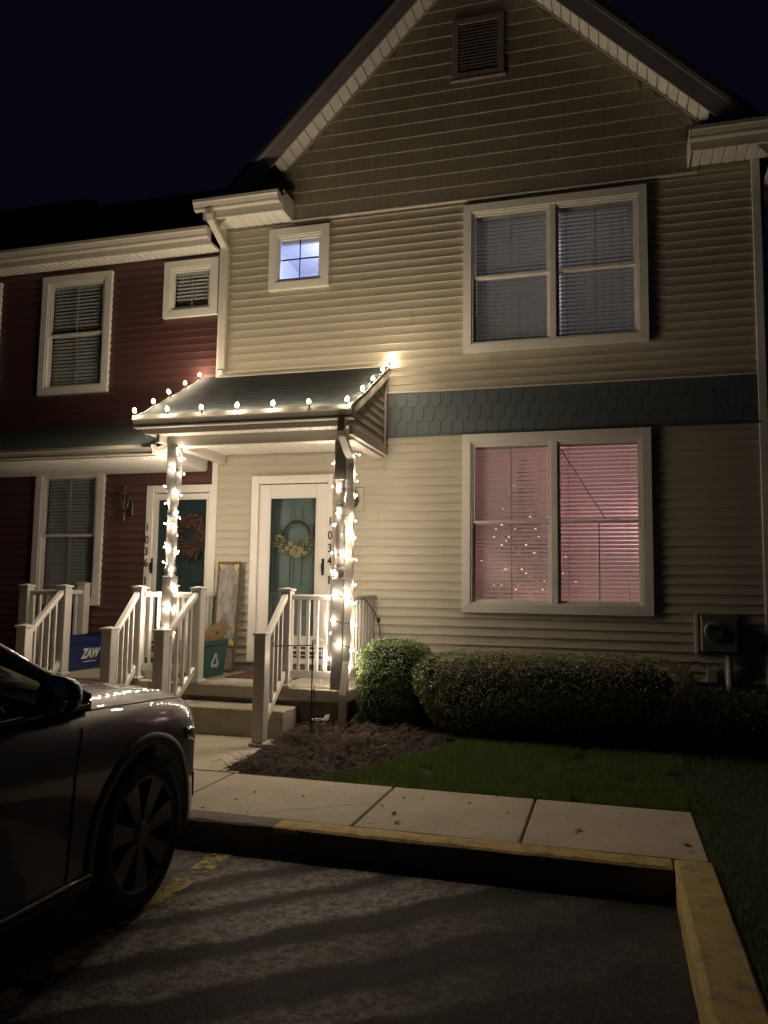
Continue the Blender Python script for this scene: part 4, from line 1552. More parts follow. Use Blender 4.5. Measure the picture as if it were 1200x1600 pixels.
for sx in (-1, 1):
    for (zc, sz) in ((PZ + bh - .045, -1), (PZ + .345, 1)):
        m = MB()
        for (dx_, dz_, w_) in ((0, 0, .055), (-.03, .035, .03), (-.045, .01, .03)):
            px, pz = cx + sx * (.118 + dx_ * .9), zc + sz * dz_
            m.prism([(px - w_ * .6, pz), (px, pz + w_ * .5), (px + w_ * .5, pz), (px, pz - w_ * .55)], 'y', -.021 - .0004 * dz_ * 30, -.0155)
        moved(m, lean_fn).build('gold_ornament', M_gold, t)

def bin_mb(x0, x1, y0, y1, z0, h, taper=.03):
    m = MB()
    def ring(z, o):
        return [(x0 + o, y0 + o, z), (x1 - o, y0 + o, z), (x1 - o, y1 - o, z), (x0 + o, y1 - o, z)]
    rs = [ring(z0, taper), ring(z0 + h * .82, taper * .25), ring(z0 + h * .83, -.004), ring(z0 + h * .90, -.006), ring(z0 + h * .905, 0), ring(z0 + h * .97, -.002), ring(z0 + h * .975, -.014), ring(z0 + h, -.014), ring(z0 + h, .006), ring(z0 + .02, taper + .012)]
    vs = [p for r_ in rs for p in r_]
    fs = [(3, 2, 1, 0)]
    for i in range(len(rs) - 1):
        for k in range(4):
            fs.append((i * 4 + k, i * 4 + (k + 1) % 4, (i + 1) * 4 + (k + 1) % 4, (i + 1) * 4 + k))
    b = (len(rs) - 1) * 4
    fs.append((b, b + 1, b + 2, b + 3))
    m.add(vs, fs)
    return m
M_binw = mat('white_print', (.70, .70, .66), .6)
GB = thing('recycling_bin', 'green recycling bin with white arrows, cardboard inside, on the porch by the railing', 'bin', (-2.9, -.68, PZ), 'recycling bins')
gx0, gx1, gy0, gy1, gh = -3.06, -2.73, -1.0, -.42, .42
bin_mb(gx0, gx1, gy0, gy1, PZ, gh).build('body', mat('green_plastic', (.020, .085, .070), .45, .1, 8), GB)
# rim drainage slots
m = MB()
for k in range(13):
    y = gy0 + .05 + k * (gy1 - gy0 - .1) / 12
    m.box(gx1 + .004, gx1 + .0085, y - .012, y + .012, PZ + gh * .845, PZ + gh * .885)
m.build('rim_slots', M_dark, GB)
# three chasing arrows
def arrows(fn):
    m = MB()
    for k in range(3):
        a0 = math.pi / 2 + k * 2 * math.pi / 3
        R_ = .062
        c0 = Vector((R_ * math.cos(a0), R_ * math.sin(a0)))
        ang = a0 - math.pi / 2
        def tr(p):
            c, s_ = math.cos(ang), math.sin(ang)
            return (c0.x + p[0] * c - p[1] * s_, c0.y + p[0] * s_ + p[1] * c)
        o_ = [(-.048, -.042), (-.028, .012), (-.012, .030), (.012, .030), (.026, .012), (.040, .018), (.036, -.030), (.0, -.010), (.012, -.004), (.004, .010), (-.006, .010), (-.012, .0), (-.030, -.048)]
        # outline strokes
        n_ = len(o_)
        for i in range(n_):
            p, q = Vector(tr(o_[i])), Vector(tr(o_[(i + 1) % n_]))
            d = (q - p)
            if d.length < 1e-5:
                continue
            nn = Vector((-d.y, d.x)).normalized() * .0045
            pts_ = [p - nn, q - nn, q + nn, p + nn]
            vs = [fn(w[0], w[1], 0) for w in pts_] + [fn(w[0], w[1], 1) for w in pts_]
            m.add(vs, [(0, 1, 2, 3), (7, 6, 5, 4), (0, 4, 5, 1), (1, 5, 6, 2), (2, 6, 7, 3), (3, 7, 4, 0)])
    return m
arrows(lambda u, v, w: (gx1 - .0155 + .004 * w + (v) * .055, -.70 + u, PZ + .175 + v)).build('recycling_mark', M_binw, GB)
arrows(lambda u, v, w: (-2.92 + u, gy0 + .0155 - .004 * w - v * .055, PZ + .175 + v)).build('recycling_mark', M_binw, GB)
# cardboard
CB = thing('cardboard_box', 'open brown cardboard box with raised flaps inside the green bin', 'box', (-2.9, -.7, PZ + .3))
m = MB()
m.box(-3.02, -3.015, -.95, -.50, PZ + .1, PZ + .56)
m.box(-2.80, -2.795, -.95, -.50, PZ + .1, PZ + .46)
m.box(-3.015, -2.80, -.95, -.945, PZ + .1, PZ + .56)
m.box(-3.015, -2.80, -.505, -.50, PZ + .1, PZ + .50)
M_card = mat('cardboard', (.36, .24, .13), .8, .12, 10, .1, 60)
m.build('box_walls', M_card, CB)
m = MB()
m.add([(-2.79, -.98, PZ + .44), (-2.785, -.46, PZ + .40), (-2.71, -.42, PZ + .56), (-2.70, -.62, PZ + .65), (-2.785, -.98, PZ + .52)], [(0, 1, 2, 3, 4)])
m.add([(-2.794, -.98, PZ + .44), (-2.789, -.46, PZ + .40), (-2.714, -.42, PZ + .56), (-2.704, -.62, PZ + .65), (-2.789, -.98, PZ + .52)], [(4, 3, 2, 1, 0)])
m.build('box_flap', M_card, CB)
m = MB()
m.add([(-3.02, -.98, PZ + .5), (-2.84, -.93, PZ + .5), (-2.86, -.88, PZ + .64), (-3.02, -.92, PZ + .62)], [(0, 1, 2, 3)])
m.add([(-3.02, -.976, PZ + .5), (-2.84, -.926, PZ + .5), (-2.86, -.876, PZ + .64), (-3.02, -.916, PZ + .62)], [(3, 2, 1, 0)])
m.build('box_flap', M_card, CB)
m = MB()
m.lathe([(.016, 0), (.022, 0), (.022, .003), (.016, .003)], (-2.748, -.66, PZ + .50), 16, axis='x')
m.build('printed_mark', mat('card_ink', (.10, .07, .04), .7), CB)

BB = thing('recycling_bin', 'blue plastic bin with white lettering on the red house porch between its railings', 'bin', (-4.6, -.5, PZ), 'recycling bins')
bx0_, bx1_, by0_, by1_ = -4.40, -4.02, -.86, -.22
bx0_, bx1_ = -5.0 + .0, -4.62
def rot_bin(p):
    return p
bbx1 = -4.52
bin_mb(bbx1 - .36, bbx1, -.98, -.14, PZ, .40).build('body', mat('blue_plastic', (.008, .026, .11), .45, .1, 8), BB)
m = text_mb('ZAW', .16, .004, .35, .006)
m2 = moved(m, lambda p: (bbx1 - .010 - (p[1]) * 1 - (-.0) + (p[2]) * .055, -.54 + p[0] * .85, PZ + .19 + p[2]))
m2.build('lettering', M_binw, BB)
m = MB()
m.box(bbx1 - .016, bbx1 - .008, -.66, -.42, PZ + .095, PZ + .103)
m.build('lettering', M_binw, BB)
# door mat
m = MB().cbox(-2.60, -1.80, -.72, -.14, PZ, PZ + .014, .004)
tag(m.build('doormat', mat('mat_fibre', (.12, .045, .035), .95, .3, 40, .6, 200)), 'dark red doormat on the porch in front of the teal door', 'doormat')

# ------------------------------------------------------------------ planting
def leaf_mesh(rg, pts, L, W_):
    m = MB()
    for (p, nrm) in pts:
        d = Vector((rg.gauss(0, 1), rg.gauss(0, 1), rg.gauss(0, 1)))
        nn = (Vector(nrm) * 1.0 + d * .58).normalized()
        a = nn.orthogonal().normalized()
        ang = rg.uniform(0, 6.283)
        b = nn.cross(a)
        u = a * math.cos(ang) + b * math.sin(ang)
        v = nn.cross(u)
        l, w = L * rg.uniform(.6, 1.25), W_ * rg.uniform(.7, 1.2)
        c = Vector(p)
        m.add([c - u * l * .5, c - u * l * .1 + v * w * .5, c + u * l * .5, c - u * l * .1 - v * w * .5], [(0, 1, 2, 3)], False)
    return m
def box_shrub(name, label, x0, x1, y0, y1, z0, z1, n, seed, power=4.0, L=.026, leafcol=(.050, .085, .025), gap=None, lump=.05, group=None):
    rg = random.Random(seed)
    cx_, cy_ = (x0 + x1) / 2, (y0 + y1) / 2
    hx, hy, hz = (x1 - x0) / 2, (y1 - y0) / 2, (z1 - z0)
    t = thing(name, label, 'bush', (cx_, cy_, z0), group)
    pts = []
    core = MB()
    def surf(d):
        # superellipsoid radius along d, flat bottom
        k = (abs(d.x / hx) ** power + abs(d.y / hy) ** power + abs(d.z / (hz * .56)) ** power) ** (-1 / power)
        p = d * k
        q = Vector((p.x * 2.2 + seed, p.y * 2.2, p.z * 2.2))
        f = 1 + lump * noise.noise(q) + lump * .5 * noise.noise(q * 3.1) + .02 * noise.noise(q * 9)
        p = p * f
        h_ = (p.z + hz * .44) / hz
        k2 = .74 + .26 * min(1.0, max(0.0, h_ / .62)) ** .8
        return Vector((p.x * (1 - (1 - k2) * .5), p.y * k2 + (1 - k2) * hy * .45, p.z))
    cz_ = z0 + hz * .44
    while len(pts) < n:
        d = Vector((rg.gauss(0, 1) * hx, rg.gauss(0, 1) * hy, rg.gauss(0, 1) * hz * .5))
        if d.length < 1e-4:
            continue
        d.normalize()
        p = surf(d)
        e = 1e-2
        nrm = Vector((math.copysign(abs(p.x / hx) ** (power - 1), p.x) / hx, math.copysign(abs(p.y / hy) ** (power - 1), p.y) / hy, math.copysign(abs(p.z / (hz * .56)) ** (power - 1), p.z) / (hz * .56))).normalized()
        s_ = abs(rg.gauss(0, .035))
        q = p - nrm * s_ + nrm * rg.choice((0, 0, 0, .006, .010, .016))
        w = Vector((cx_, cy_, cz_)) + q
        if w.z < z0 + .03:
            continue
        if gap and gap(w, rg):
            continue
        pts.append((w, nrm + Vector((0, 0, .35))))
    m = leaf_mesh(rg, pts, L, L * .55)
    lm = mat(name + '_leaf_' + str(seed), leafcol, .42, .55, 35, spec=.5, tint=tuple(c * 1.3 for c in leafcol))
    m.build('foliage', lm, t)
    # twiggy inside
    m = MB()
    for k in range(60):
        a = rg.uniform(0, 6.283)
        d = Vector((math.cos(a) * hx, math.sin(a) * hy, rg.uniform(.1, .9) * hz)).normalized()
        b0 = Vector((cx_ + rg.uniform(-.5, .5) * hx, cy_ + rg.uniform(-.3, .3) * hy, z0 - .05))
        tip = Vector((cx_, cy_, cz_)) + surf(Vector((d.x, d.y, abs(d.z)))) * .93
        tip.x = b0.x + (tip.x - b0.x) * .6
        mid = b0.lerp(tip, .5) + Vector((rg.uniform(-.05, .05), rg.uniform(-.05, .05), .05))
        m.tube([b0, mid, tip], [.010, .007, .003], 5, False)
    m.build('stems', mat('shrub_stem', (.07, .05, .035), .9), t)
    # solid core that blocks light, inner shade put into its dark colour
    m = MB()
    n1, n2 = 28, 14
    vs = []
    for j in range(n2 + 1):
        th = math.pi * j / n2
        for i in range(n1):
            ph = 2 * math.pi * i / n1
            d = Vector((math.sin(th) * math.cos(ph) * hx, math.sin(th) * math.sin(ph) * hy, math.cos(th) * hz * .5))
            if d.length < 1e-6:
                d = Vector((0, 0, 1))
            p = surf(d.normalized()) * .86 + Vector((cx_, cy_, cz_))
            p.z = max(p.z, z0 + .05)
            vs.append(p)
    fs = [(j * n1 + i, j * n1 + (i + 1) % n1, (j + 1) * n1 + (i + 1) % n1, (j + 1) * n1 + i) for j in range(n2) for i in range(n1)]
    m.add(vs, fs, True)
    m.build('dark_core', mat('core_shade', (.012, .018, .007), .95, .6, 60, 1.0, 90), t)
    return t
box_shrub('shrub', 'small clipped round shrub beside the right lit post', -.93, -.15, -1.30, -.55, .06, .97, 14000, 1, 3.8, .026, (.15, .225, .075), group='clipped bushes along the beige wall')
box_shrub('hedge', 'long clipped hedge under the pink lower window', -.25, 2.36, -1.50, -.36, .06, .87, 50000, 2, 6.5, .0215, (.20, .225, .085), lump=.045, group='clipped bushes along the beige wall')
box_shrub('hedge', 'dark clipped bush at the right end below the electric meter', 2.16, 3.45, -1.50, -.42, .06, .62, 9000, 3, 3.6, .027, (.07, .09, .035), group='clipped bushes along the beige wall')

# mulch bed
def bedlift(x, y):
    e = -.42 + .55 * max(0, (y + 2.75)) if y > -2.75 else -.42 - .35 * (-2.75 - y)
    d = min(x + 1.42, y + 3.0, e - x)
    return max(0.0, min(1.0, d / .16))
def in_bed(x, y):
    if y < -3.03 or x < -1.45 + (y + 3.0) * -.08:
        return False
    edge = -.42 + .55 * max(0, (y + 2.75)) ** 1.0 if y > -2.75 else -.42 - .35 * (-2.75 - y)
    if x > edge + .06 * math.sin(y * 9):
        return y > -1.48 and x < 3.4
    return y < -.02
mb = MB()
nx, ny = 150, 96
idx = {}
vs = []
for j in range(ny + 1):
    for i in range(nx + 1):
        x = -1.45 + 4.9 * i / nx
        y = -3.03 + 2.98 * j / ny
        z = lawn_z(x, y) + .010 + bedlift(x, y) * (.022 + .05 * noise.noise(Vector((x * 4, y * 4, 1))) + .03 * noise.noise(Vector((x * 11, y * 11, 1)))) + .012 * noise.noise(Vector((x * 28, y * 28, 4)))
        vs.append((x, y, z))
fs = []
for j in range(ny):
    for i in range(nx):
        x = -1.45 + 4.9 * (i + .5) / nx
        y = -3.03 + 2.98 * (j + .5) / ny
        if in_bed(x, y):
            fs.append((j * (nx + 1) + i, j * (nx + 1) + i + 1, (j + 1) * (nx + 1) + i + 1, (j + 1) * (nx + 1) + i))
mb.add(vs, fs, False)
struct(mb.build('mulch', mat('mulch_soil', (.026, .017, .011), .95, .6, 35, .8, 120)), 'stuff')
rg = random.Random(21)
m = MB()
for k in range(3000):
    x, y = rg.uniform(-1.45, -.05), rg.uniform(-3.0, -1.3)
    if not in_bed(x, y) or (x < -1.05 and y > -1.7 and x < -1.5):
        continue
    z = lawn_z(x, y) + .012 + bedlift(x, y) * (.022 + .05 * noise.noise(Vector((x * 4, y * 4, 1))) + .03 * noise.noise(Vector((x * 11, y * 11, 1)))) + rg.uniform(.004, .03)
    a = rg.uniform(0, 6.283)
    L = rg.uniform(.02, .10)
    d = Vector((math.cos(a), math.sin(a), rg.uniform(-.3, .45))) * L / 2
    s2 = Vector((-math.sin(a), math.cos(a), rg.uniform(-.4, .4))) * rg.uniform(.0025, .008)
    c = Vector((x, y, z))
    m.add([c - d, c + s2, c + d, c - s2], [(0, 1, 2, 3)])
struct(m.build('mulch_chips', mat('bark_chip', (.034, .021, .013), .9, .6, 40, tint=(.075, .045, .028))), 'stuff')
m = MB()
for (cx_, cy_, n_, sp) in ((-.62, -1.95, 210, .28), (-1.05, -2.35, 120, .3), (-.72, -2.25, 110, .3), (-1.25, -2.75, 60, .18)):
    for k in range(n_):
        x, y = cx_ + rg.gauss(0, sp * .5), cy_ + rg.gauss(0, sp * .45)
        if not in_bed(x, y):
            continue
        z = lawn_z(x, y) + .03 + .05 * bedlift(x, y) * noise.noise(Vector((x * 4, y * 4, 1)))
        a = rg.uniform(0, 6.283)
        L = rg.uniform(.06, .20)
        p0 = Vector((x, y, z))
        p1 = p0 + Vector((math.cos(a) * L * .5, math.sin(a) * L * .5, rg.uniform(.0, .07)))
        p2 = p1 + Vector((math.cos(a + .5) * L * .5, math.sin(a + .5) * L * .5, rg.uniform(-.05, .03)))
        m.tube([p0, p1, p2], [.0022, .0018, .001], 4, False)
struct(m.build('dry_stalks', mat('straw', (.15, .10, .06), .8, .4, 30)), 'stuff')

rg = random.Random(77)
m = MB()
for k in range(150):
    if k < 70:
        x, y, z = rg.uniform(-1.3, 2.1), rg.uniform(-4.05, -3.06), .004
    elif k < 95:
        x, y, z = rg.uniform(-2.5, -1.3), rg.uniform(-3.0, -1.7), .005
    else:
        x, y, z = rg.uniform(-.6, 1.9), -4.30 - abs(rg.gauss(0, .45)), ZA + .004
    a, L = rg.uniform(0, 6.283), rg.uniform(.006, .022)
    if k % 17 == 0:
        L *= 1.8
    u = Vector((math.cos(a), math.sin(a), rg.uniform(-.1, .3))) * L
    v = Vector((-math.sin(a), math.cos(a), rg.uniform(-.1, .3))) * L * rg.uniform(.3, .7)
    c = Vector((x, y, z + .004))
    m.add([c - u, c + v, c + u, c - v], [(0, 1, 2, 3)])
struct(m.build('litter', mat('leaf_litter', (.10, .065, .04), .9, .5, 30)), 'stuff')
# grass
rg = random.Random(31)
m = MB()
def blade(x, y, z, h):
    a = rg.uniform(0, 6.283)
    w = rg.uniform(.002, .0038)
    l = rg.uniform(0, .6) * h
    m.add([(x - math.cos(a) * w, y - math.sin(a) * w, z - .005), (x + math.cos(a) * w, y + math.sin(a) * w, z - .005), (x + math.cos(a * 3.3) * l, y + math.sin(a * 3.3) * l, z + h)], [(0, 1, 2)])
cnt = 0
while cnt < 42000:
    x, y = rg.uniform(-.6, 2.2), rg.uniform(-3.045, -1.55)
    if in_bed(x, y) or noise.noise(Vector((x * 4, y * 4, 9))) < -.45:
        continue
    blade(x, y, lawn_z(x, y), rg.uniform(.025, .065))
    cnt += 1
cnt = 0
while cnt < 22000:
    x, y = 2.17 + rg.random() ** 1.6 * 2.8, rg.uniform(-8.6, -.4)
    z = -.012 if y < -3.04 else lawn_z(x, y)
    blade(x, y, z, rg.uniform(.025, .06))
    cnt += 1
struct(m.build('grass', mat('grass_blade', (.155, .225, .058), .6, .4, 8, trans=.35)), 'stuff')

# ------------------------------------------------------------------ garden bits
t = thing('flag_stand', 'thin black garden flag stand with an empty arm in front of the porch', 'flag stand', (-1.15, -1.72, .05))
m = MB()
fx, fy = -1.17, -1.70
m.tube([(fx, fy, -.05), (fx, fy, .98)], .007, 8)
m.tube([(fx + .03, fy, -.05), (fx + .025, fy, .55)], .005, 6)
m.build('pole', M_black, t)
m = MB()
m.tube([(fx, fy, .935), (fx - .41, fy, .915), (fx - .425, fy, .93), (fx - .415, fy, .945), (fx - .40, fy, .94)], .0055, 6)
m.tube([(fx, fy, .98), (fx + .02, fy, .99), (fx + .03, fy, .965), (fx + .01, fy, .94)], .005, 6)
m.build('arm', M_black, t)
m = MB()
m.tube([(fx - .08, fy + .02, -.03), (fx - .08, fy + .02, .12), (fx + .12, fy - .02, .10), (fx + .12, fy - .02, -.03)], .005, 6)
m.build('foot', M_black, t)
M_ww = mat('white_wire', (.75, .74, .70), .4)
t = thing('garden_stake', 'small white wire garden figure standing behind the railing by the right post', 'garden ornament', (-1.32, -1.05, PZ))
m = MB()
gx, gy = -1.32, -1.05
for dx_ in (-.03, .0, .03):
    m.tube([(gx + dx_, gy, PZ), (gx + dx_, gy, PZ + .40)], .0035, 6)
m.tube([(gx + .035 * math.cos(k * math.pi / 6), gy, PZ + .45 + .035 * math.sin(k * math.pi / 6)) for k in range(13)], .004, 6)
m.tube([(gx - .06, gy, PZ + .40), (gx + .06, gy, PZ + .42)], .004, 6)
m.tube([(gx - .05, gy, PZ + .34), (gx + .06, gy, PZ + .33)], .004, 6)
m.build('wire_figure', M_ww, t)
MB().cbox(gx - .06, gx + .06, gy - .04, gy + .04, PZ, PZ + .008, .002).build('foot', M_ww, t)
t = thing('plant_ring', 'white wire ring on a stake with a paper tag in the mulch', 'plant marker', (-1.15, -1.58, .1))
m = MB()
px_, py_ = -1.17, -1.52
m.tube([(px_, py_, -.02), (px_, py_, .20)], .004, 6)
m.tube([(px_ + .055 * math.cos(k * math.pi / 8), py_ + .055 * math.sin(k * math.pi / 8), .20) for k in range(17)], .0045, 6)
m.build('ring', M_ww, t)
m = MB()
m.add([(px_ + .05, py_, .19), (px_ + .12, py_ - .02, .20), (px_ + .13, py_, .26), (px_ + .07, py_ + .02, .24)], [(0, 1, 2, 3)])
m.add([(px_ + .05, py_ + .003, .19), (px_ + .12, py_ - .017, .20), (px_ + .13, py_ + .003, .26), (px_ + .07, py_ + .023, .24)], [(3, 2, 1, 0)])
m.build('paper_tag', M_binw, t)
m = MB()
for (a, b, c_) in ((-.98, -1.58, .03), (-.60, -1.75, .025), (-.35, -2.05, .025), (-.98, -1.66, .02)):
    z = lawn_z(a, b) + .06
    m.add([(a, b, z), (a + c_, b + .01, z + .015), (a + c_ * 1.2, b + c_, z + .02), (a + .005, b + c_ * .8, z + .005)], [(0, 1, 2, 3)])
struct(m.build('litter', M_binw), 'stuff')
m = MB()
bm = bmesh.new()
bmesh.ops.create_icosphere(bm, subdivisions=3, radius=1)
for v in bm.verts:
    n_ = noise.noise(v.co * 1.4 + Vector((3, 1, 2)))
    v.co = Vector((v.co.x * .055, v.co.y * .04, v.co.z * .032)) * (1 + .3 * n_)
m.add([(v.co.x - 1.39, v.co.y - 2.17, v.co.z + .045) for v in bm.verts], [[v.index for v in f.verts] for f in bm.faces], True)
bm.free()
tag(m.build('stone', mat('pale_stone', (.45, .38, .27), .9, .3, 20)), 'pale stone at the edge of the walkway beside the stair newel', 'stone')

# ------------------------------------------------------------------ electric meter
t = thing('electric_meter', 'grey electric meter box with a round dial on the right of the beige wall', 'electric meter', (2.69, 0, 1.07))
m = MB()
m.cbox(2.53, 2.885, -.16, -.02, .89, 1.27, .012)
m.cbox(2.515, 2.900, -.05, -.018, .875, 1.285, .006)
m.cbox(2.525, 2.89, -.165, -.158, 1.245, 1.275, .004)
m.build('box', mat('meter_grey', (.17, .17, .165), .5, .1, 8, metal=.2), t)
MB().cbox(2.478, 2.514, -.06, -.018, .86, 1.29, .005).build('mounting_strip', M_sid, t)
m = MB()
m.lathe([(.098, 0), (.102, -.02), (.094, -.035), (.086, -.035)], (2.655, -.16, 1.105), 28, axis='y')
dial = m.build('dial', mat('dial_ring', (.35, .35, .34), .35, metal=.6), t)
MB().lathe([(.082, -.036), (.080, -.085), (.065, -.105), (.0005, -.112)], (2.655, -.16, 1.105), 28, axis='y').build('dial_glass', M_glass, dial)
m = MB().box(2.605, 2.705, -.20, -.19, 1.12, 1.155)
m.build('readout', M_black, dial)
m = MB()
m.lathe([(.034, 0), (.034, .08), (.040, .085), (.040, .13), (.033, .135), (.033, .5)], (2.80, -.075, .36), 14)
m.build('conduit', mat('pvc', (.55, .52, .47), .45), t)
t = thing('utility_box', 'small beige cable box with a looped black wire below the meter', 'cable box', (2.63, 0, .64))
MB().cbox(2.585, 2.685, -.075, -.018, .575, .715, .006).build('box', mat('beige_box', (.40, .35, .28), .5), t)
m = MB()
m.tube([(2.58 - .09 + .09 * math.cos(a_ * .35), -.05, .68 + .10 * math.sin(a_ * .35)) for a_ in range(1, 15)] + [(2.50, -.06, .50), (2.50, -.06, .30)], .006, 6)
m.tube([(2.60, -.05, .71), (2.66, -.05, .78), (2.73, -.05, .72), (2.75, -.05, .60), (2.75, -.05, .40)], .006, 6)
m.build('cable', M_dark, t)

# ================================================================== SUV
CX, YF, HWID = -1.585, -4.40, .925
CAR = thing('suv', 'dark silver suv parked nose to the kerb in front of the red house', 'car', (CX, -6.6, ZA))
def lerp_tab(tab, s_):
    if s_ <= tab[0][0]:
        return tab[0][1]
    for (a, b) in zip(tab[:-1], tab[1:]):
        if a[0] <= s_ <= b[0]:
            t_ = (s_ - a[0]) / (b[0] - a[0])
            return a[1] + (b[1] - a[1]) * t_
    return tab[-1][1]
hw_t = [(0, .50), (.06, .64), (.14, .735), (.24, .805), (.36, .860), (.55, .905), (.9, .925), (2.5, .925), (3.7, .92), (4.2, .88), (4.5, .80), (4.62, .62)]
top_t = [(0, .84), (.05, .94), (.14, 1.005), (.3, 1.055), (.6, 1.105), (1.0, 1.14), (1.45, 1.16), (1.8, 1.135), (3.0, 1.14), (4.2, 1.12), (4.5, 1.08), (4.62, .95)]
sh_t = [(0, .79), (.05, .875), (.14, .935), (.3, .975), (.6, 1.005), (1.0, 1.025), (1.45, 1.04), (1.8, 1.06), (3.0, 1.09), (4.2, 1.07), (4.5, 1.0), (4.62, .9)]
zb_t = [(0, .36), (.06, .26), (.14, .20), (.5, .18), (4.1, .20), (4.5, .28), (4.62, .40)]
stations = [0, .03, .06, .14, .24, .36, .55, .75, .95, 1.2, 1.45, 1.8, 2.4, 3.0, 3.4, 3.7, 4.0, 4.2, 4.4, 4.5, 4.58, 4.62]
rings = []
for s_ in stations:
    hw, zt, zs, zb = lerp_tab(hw_t, s_), lerp_tab(top_t, s_), lerp_tab(sh_t, s_), lerp_tab(zb_t, s_)
    half = [(0, zb), (hw * .6, zb), (hw * .93, zb + .02), (hw - .012, zb + .10), (hw - .004, zb + .22), (hw - .010, (zb + zs) / 2), (hw, zs - .24), (hw - .014, zs - .12), (hw - .042, zs - .035), (hw - .10, zs + .016), (hw * .80, zs + (zt - zs) * .55), (hw * .55, zt - .012), (0, zt)]
    full = [(x, z) for x, z in half] + [(-x, z) for x, z in half[-2:0:-1]]
    rings.append([Vector((CX + x, YF - s_, ZA + z)) for x, z in full])
m = MB()
nR = len(rings[0])
vs = [p for r_ in rings for p in r_]
fs = [(i * nR + k, i * nR + (k + 1) % nR, (i + 1) * nR + (k + 1) % nR, (i + 1) * nR + k) for i in range(len(rings) - 1) for k in range(nR)]
m.add(vs, fs, True)
m.add(rings[0], [list(range(nR))], True)
m.add(rings[-1], [list(range(nR))[::-1]], True)
M_paint = mat('silver_paint', (.105, .108, .128), .45, .0, metal=.3, coat=1.0)
body0 = m.build('body_cage', M_paint)
bm = bmesh.new()
bm.from_mesh(body0.data)
bmesh.ops.remove_doubles(bm, verts=bm.verts, dist=1e-4)
bm.to_mesh(body0.data)
bm.free()
ss = body0.modifiers.new('s', 'SUBSURF')
ss.levels = ss.render_levels = 2
WR, WYF, WYR = .385, -5.315, -8.03
cutters = []
for wy in (WYF, WYR):
    c_ = MB().lathe([(.0005, -1.2), (.445, -1.2), (.445, 1.2), (.0005, 1.2)], (CX, wy, ZA + .385), 40, axis='x').build('cutter', M_dark)
    # hollow only the outer part of each side
    bo = body0.modifiers.new('b', 'BOOLEAN')
    bo.object = c_
    bo.operation = 'DIFFERENCE'
    bo.solver = 'EXACT'
    cutters.append(c_)
dg = bpy.context.evaluated_depsgraph_get()
me_body = bpy.data.meshes.new_from_object(body0.evaluated_get(dg))
for c_ in cutters:
    bpy.data.objects.remove(c_)
bpy.data.objects.remove(body0)
org = ORG[CAR.name]
for v in me_body.vertices:
    v.co -= org
for p in me_body.polygons:
    p.use_smooth = True
body = bpy.data.objects.new('body', me_body)
COL.objects.link(body)
body.parent = CAR
ORG[body.name] = org.copy()
me_body.materials.clear()
me_body.materials.append(M_paint)
bvh = BVHTree.FromPolygons([v.co + org for v in me_body.vertices], [list(p.vertices) for p in me_body.polygons])
def side_x(y, z, side=1):
    h = bvh.ray_cast(Vector((CX + side * 3, y, z)), Vector((-side, 0, 0)))
    return h[0].x if h[0] is not None else None
def patch(ygrid, off, m_, name, parent, side=1, thick=.012):
    """thick patch hugging the body side; ygrid: rows of (y, zAbove)"""
    mm = MB()
    rows_ = []
    for row in ygrid:
        rr_ = []
        for (y, za) in row:
            x = side_x(y, ZA + za, side)
            if x is None:
                x = CX + side * .8
            rr_.append((x, y, ZA + za))
        rows_.append(rr_)
    nr, nc = len(rows_), len(rows_[0])
    vs = [(p[0] + side * off, p[1], p[2]) for r_ in rows_ for p in r_] + [(p[0] - side * thick, p[1], p[2]) for r_ in rows_ for p in r_]
    fs = []
    N_ = nr * nc
    for i in range(nr - 1):
        for k in range(nc - 1):
            a, b, c1, d1 = i * nc + k, i * nc + k + 1, (i + 1) * nc + k + 1, (i + 1) * nc + k
            fs += [(a, b, c1, d1), (N_ + d1, N_ + c1, N_ + b, N_ + a)]
    for k in range(nc - 1):
        fs.append((k, N_ + k, N_ + k + 1, k + 1))
        b = (nr - 1) * nc
        fs.append((b + k, b + k + 1, N_ + b + k + 1, N_ + b + k))
    for i in range(nr - 1):
        fs.append((i * nc, (i + 1) * nc, N_ + (i + 1) * nc, N_ + i * nc))
        e = nc - 1
        fs.append((i * nc + e, N_ + i * nc + e, N_ + (i + 1) * nc + e, (i + 1) * nc + e))
    mm.add(vs, fs, True)
    return mm.build(name, m_, parent)
def seam(path, name='panel_gap', r=.006):
    for side in (1, -1):
        pts_ = []
        for (y, za) in path:
            x = side_x(y, ZA + za, side)
            if x is not None:
                pts_.append((x + side * .0005, y, ZA + za))
        if len(pts_) > 2:
            MB().tube(pts_, r, 6).build(name, M_dark, CAR)
